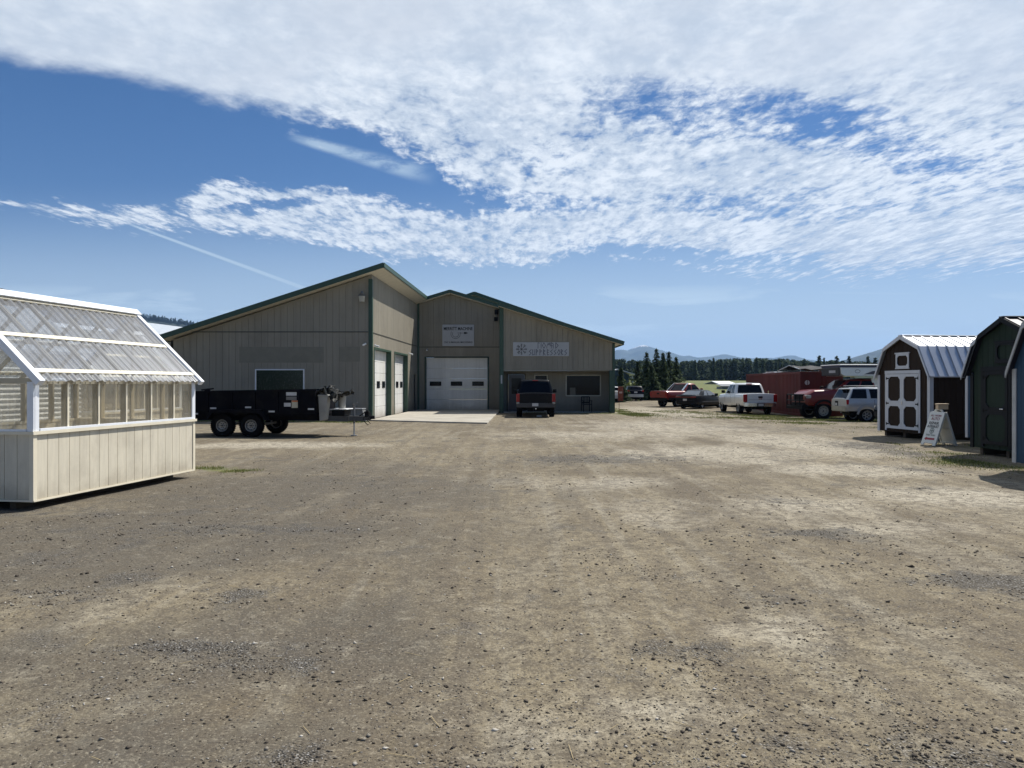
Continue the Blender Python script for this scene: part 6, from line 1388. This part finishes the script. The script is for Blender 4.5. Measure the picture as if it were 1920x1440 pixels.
# ------------------------------------------------------------------ A-frame sign with a box on top
ra = R(-84); af = empty('sandwich_board', (11.86, 20.75, 0), ra); tag(af, 'white folding A-frame sign with red arrow standing before the brown shed', 'sign')
SB = pm('white_sign_plastic', (.62, .63, .60), .5, var=.04, dirt=(.4, .38, .32), dirt_amt=.25); Hs, spr = .92, .30; tilt = math.atan2(spr, Hs)
for sg in (-1, 1):
    M = Matrix.Rotation(0, 4, 'X'); 
    def q(x, f, o=0.0): return Vector((x, sg*(spr*(1-f)+.012)+sg*o*math.cos(tilt), Hs*f+o*math.sin(tilt)))
    b = MB()
    def pnl(x0, x1, f0, f1, o0, o1): b.hexa([q(x0, f0, o0), q(x1, f0, o0), q(x1, f0, o1), q(x0, f0, o1), q(x0, f1, o0), q(x1, f1, o0), q(x1, f1, o1), q(x0, f1, o1)])
    pnl(-.30, .30, .06, 1.0, 0, .022); pnl(-.30, -.18, 0, .0595, 0, .022); pnl(.18, .30, 0, .0595, 0, .022)
    for x0, x1, f0, f1 in ((-.30, -.26, .06, .99), (.26, .30, .06, .99), (-.26, .26, .95, .99), (-.26, .26, .06, .10), (-.26, .26, .50, .52)): pnl(x0, x1, f0, f1, -.025, -.001)
    pn = b.build('panel', SB, af)
b = MB()
for i in range(10):
    a0, a1 = math.pi*i/10, math.pi*(i+1)/10; b.beam((-.16*math.cos(a0), 0, Hs+.075*math.sin(a0)), (-.16*math.cos(a1), 0, Hs+.075*math.sin(a1)), .05, .03, up=(0, 1, 0))
b.build('handle', SB, af)
Mf = Matrix(((1, 0, 0, 0), (0, math.cos(tilt), math.sin(tilt), 0), (0, -math.sin(tilt)*-1, math.cos(tilt), 0), (0, 0, 0, 1)))
def face(x, f):                                       # frame on the written face (local -Y side), text plane XZ
    base_ = Vector((x, -(spr*(1-f)+.012)-.026*math.cos(tilt), Hs*f+.026*math.sin(tilt)))
    Rm = Matrix.Rotation(-tilt, 4, 'X'); return Matrix.Translation(base_) @ Rm
for s_, wd, hz_, f, m_ in (('ALL WORK', .44, .055, .885, pm('maroon_ink', (.22, .04, .06), .6)), ('AUTO', .34, .085, .79, pm('maroon_ink', (.22, .04, .06), .6)), ('REPAIR', .40, .085, .66, INK), ('& EXHAUST', .46, .075, .56, INK), ('THIS WAY', .40, .05, .30, pm('grey_green_ink', (.18, .22, .2), .6))):
    lettering(s_, wd, hz_, m_, af, face(0, f), depth=.001, bold=.01)
b = MB(); strokes(b, [(.08*math.cos(a), .08*math.sin(a), .08*math.cos(a+.6), .08*math.sin(a+.6)) for a in np.arange(0, 6.2, .6)], .02, 0, .001); strokes(b, [(-.05, 0, .05, 0), (0, -.05, 0, .05)], .03, 0, .0012)
o = b.build('emblem', pm('grey_green_ink', (.18, .22, .2), .6), af); o.matrix_local = face(0, .43)
b = MB(); b.prism([(-.22, 0, 0), (-.12, 0, -.055), (-.12, 0, -.028), (.20, 0, -.028), (.20, 0, .028), (-.12, 0, .028), (-.12, 0, .055)], (0, .001, 0)); o = b.build('arrow', INKR, af); o.matrix_local = face(0, .19)
e = empty('wooden_box', (11.93, 20.72, Hs+.078), R(-8)); tag(e, 'small tan wooden box balanced on top of the A-frame sign', 'box')
WBX = pm('tan_box_wood', (.55, .42, .28), .6, var=.08)
MB().box(-.13, .13, -.09, .09, 0, .125).build('body', WBX, e, bevel=.004); MB().box(-.145, .145, -.10, .10, .1265, .16).build('lid', WBX, e, bevel=.004)

# ------------------------------------------------------------------ air
hz = bpy.data.materials.new('haze_air'); hz.use_nodes = True; t = NT(hz.node_tree); t.n.clear()
o_ = t.node('ShaderNodeOutputMaterial'); pv = t.node('ShaderNodeVolumePrincipled'); pv.inputs['Color'].default_value = (.34, .58, 1.0, 1); pv.inputs['Density'].default_value = .00008; pv.inputs['Anisotropy'].default_value = .2
t.link(pv.outputs[0], o_.inputs['Volume'])
o = MB().box(-9500, 9500, -400, 12200, -60, 700).build('haze', hz); tag(o, 'thin blue air between the yard and the far mountains', 'haze', kind='stuff')
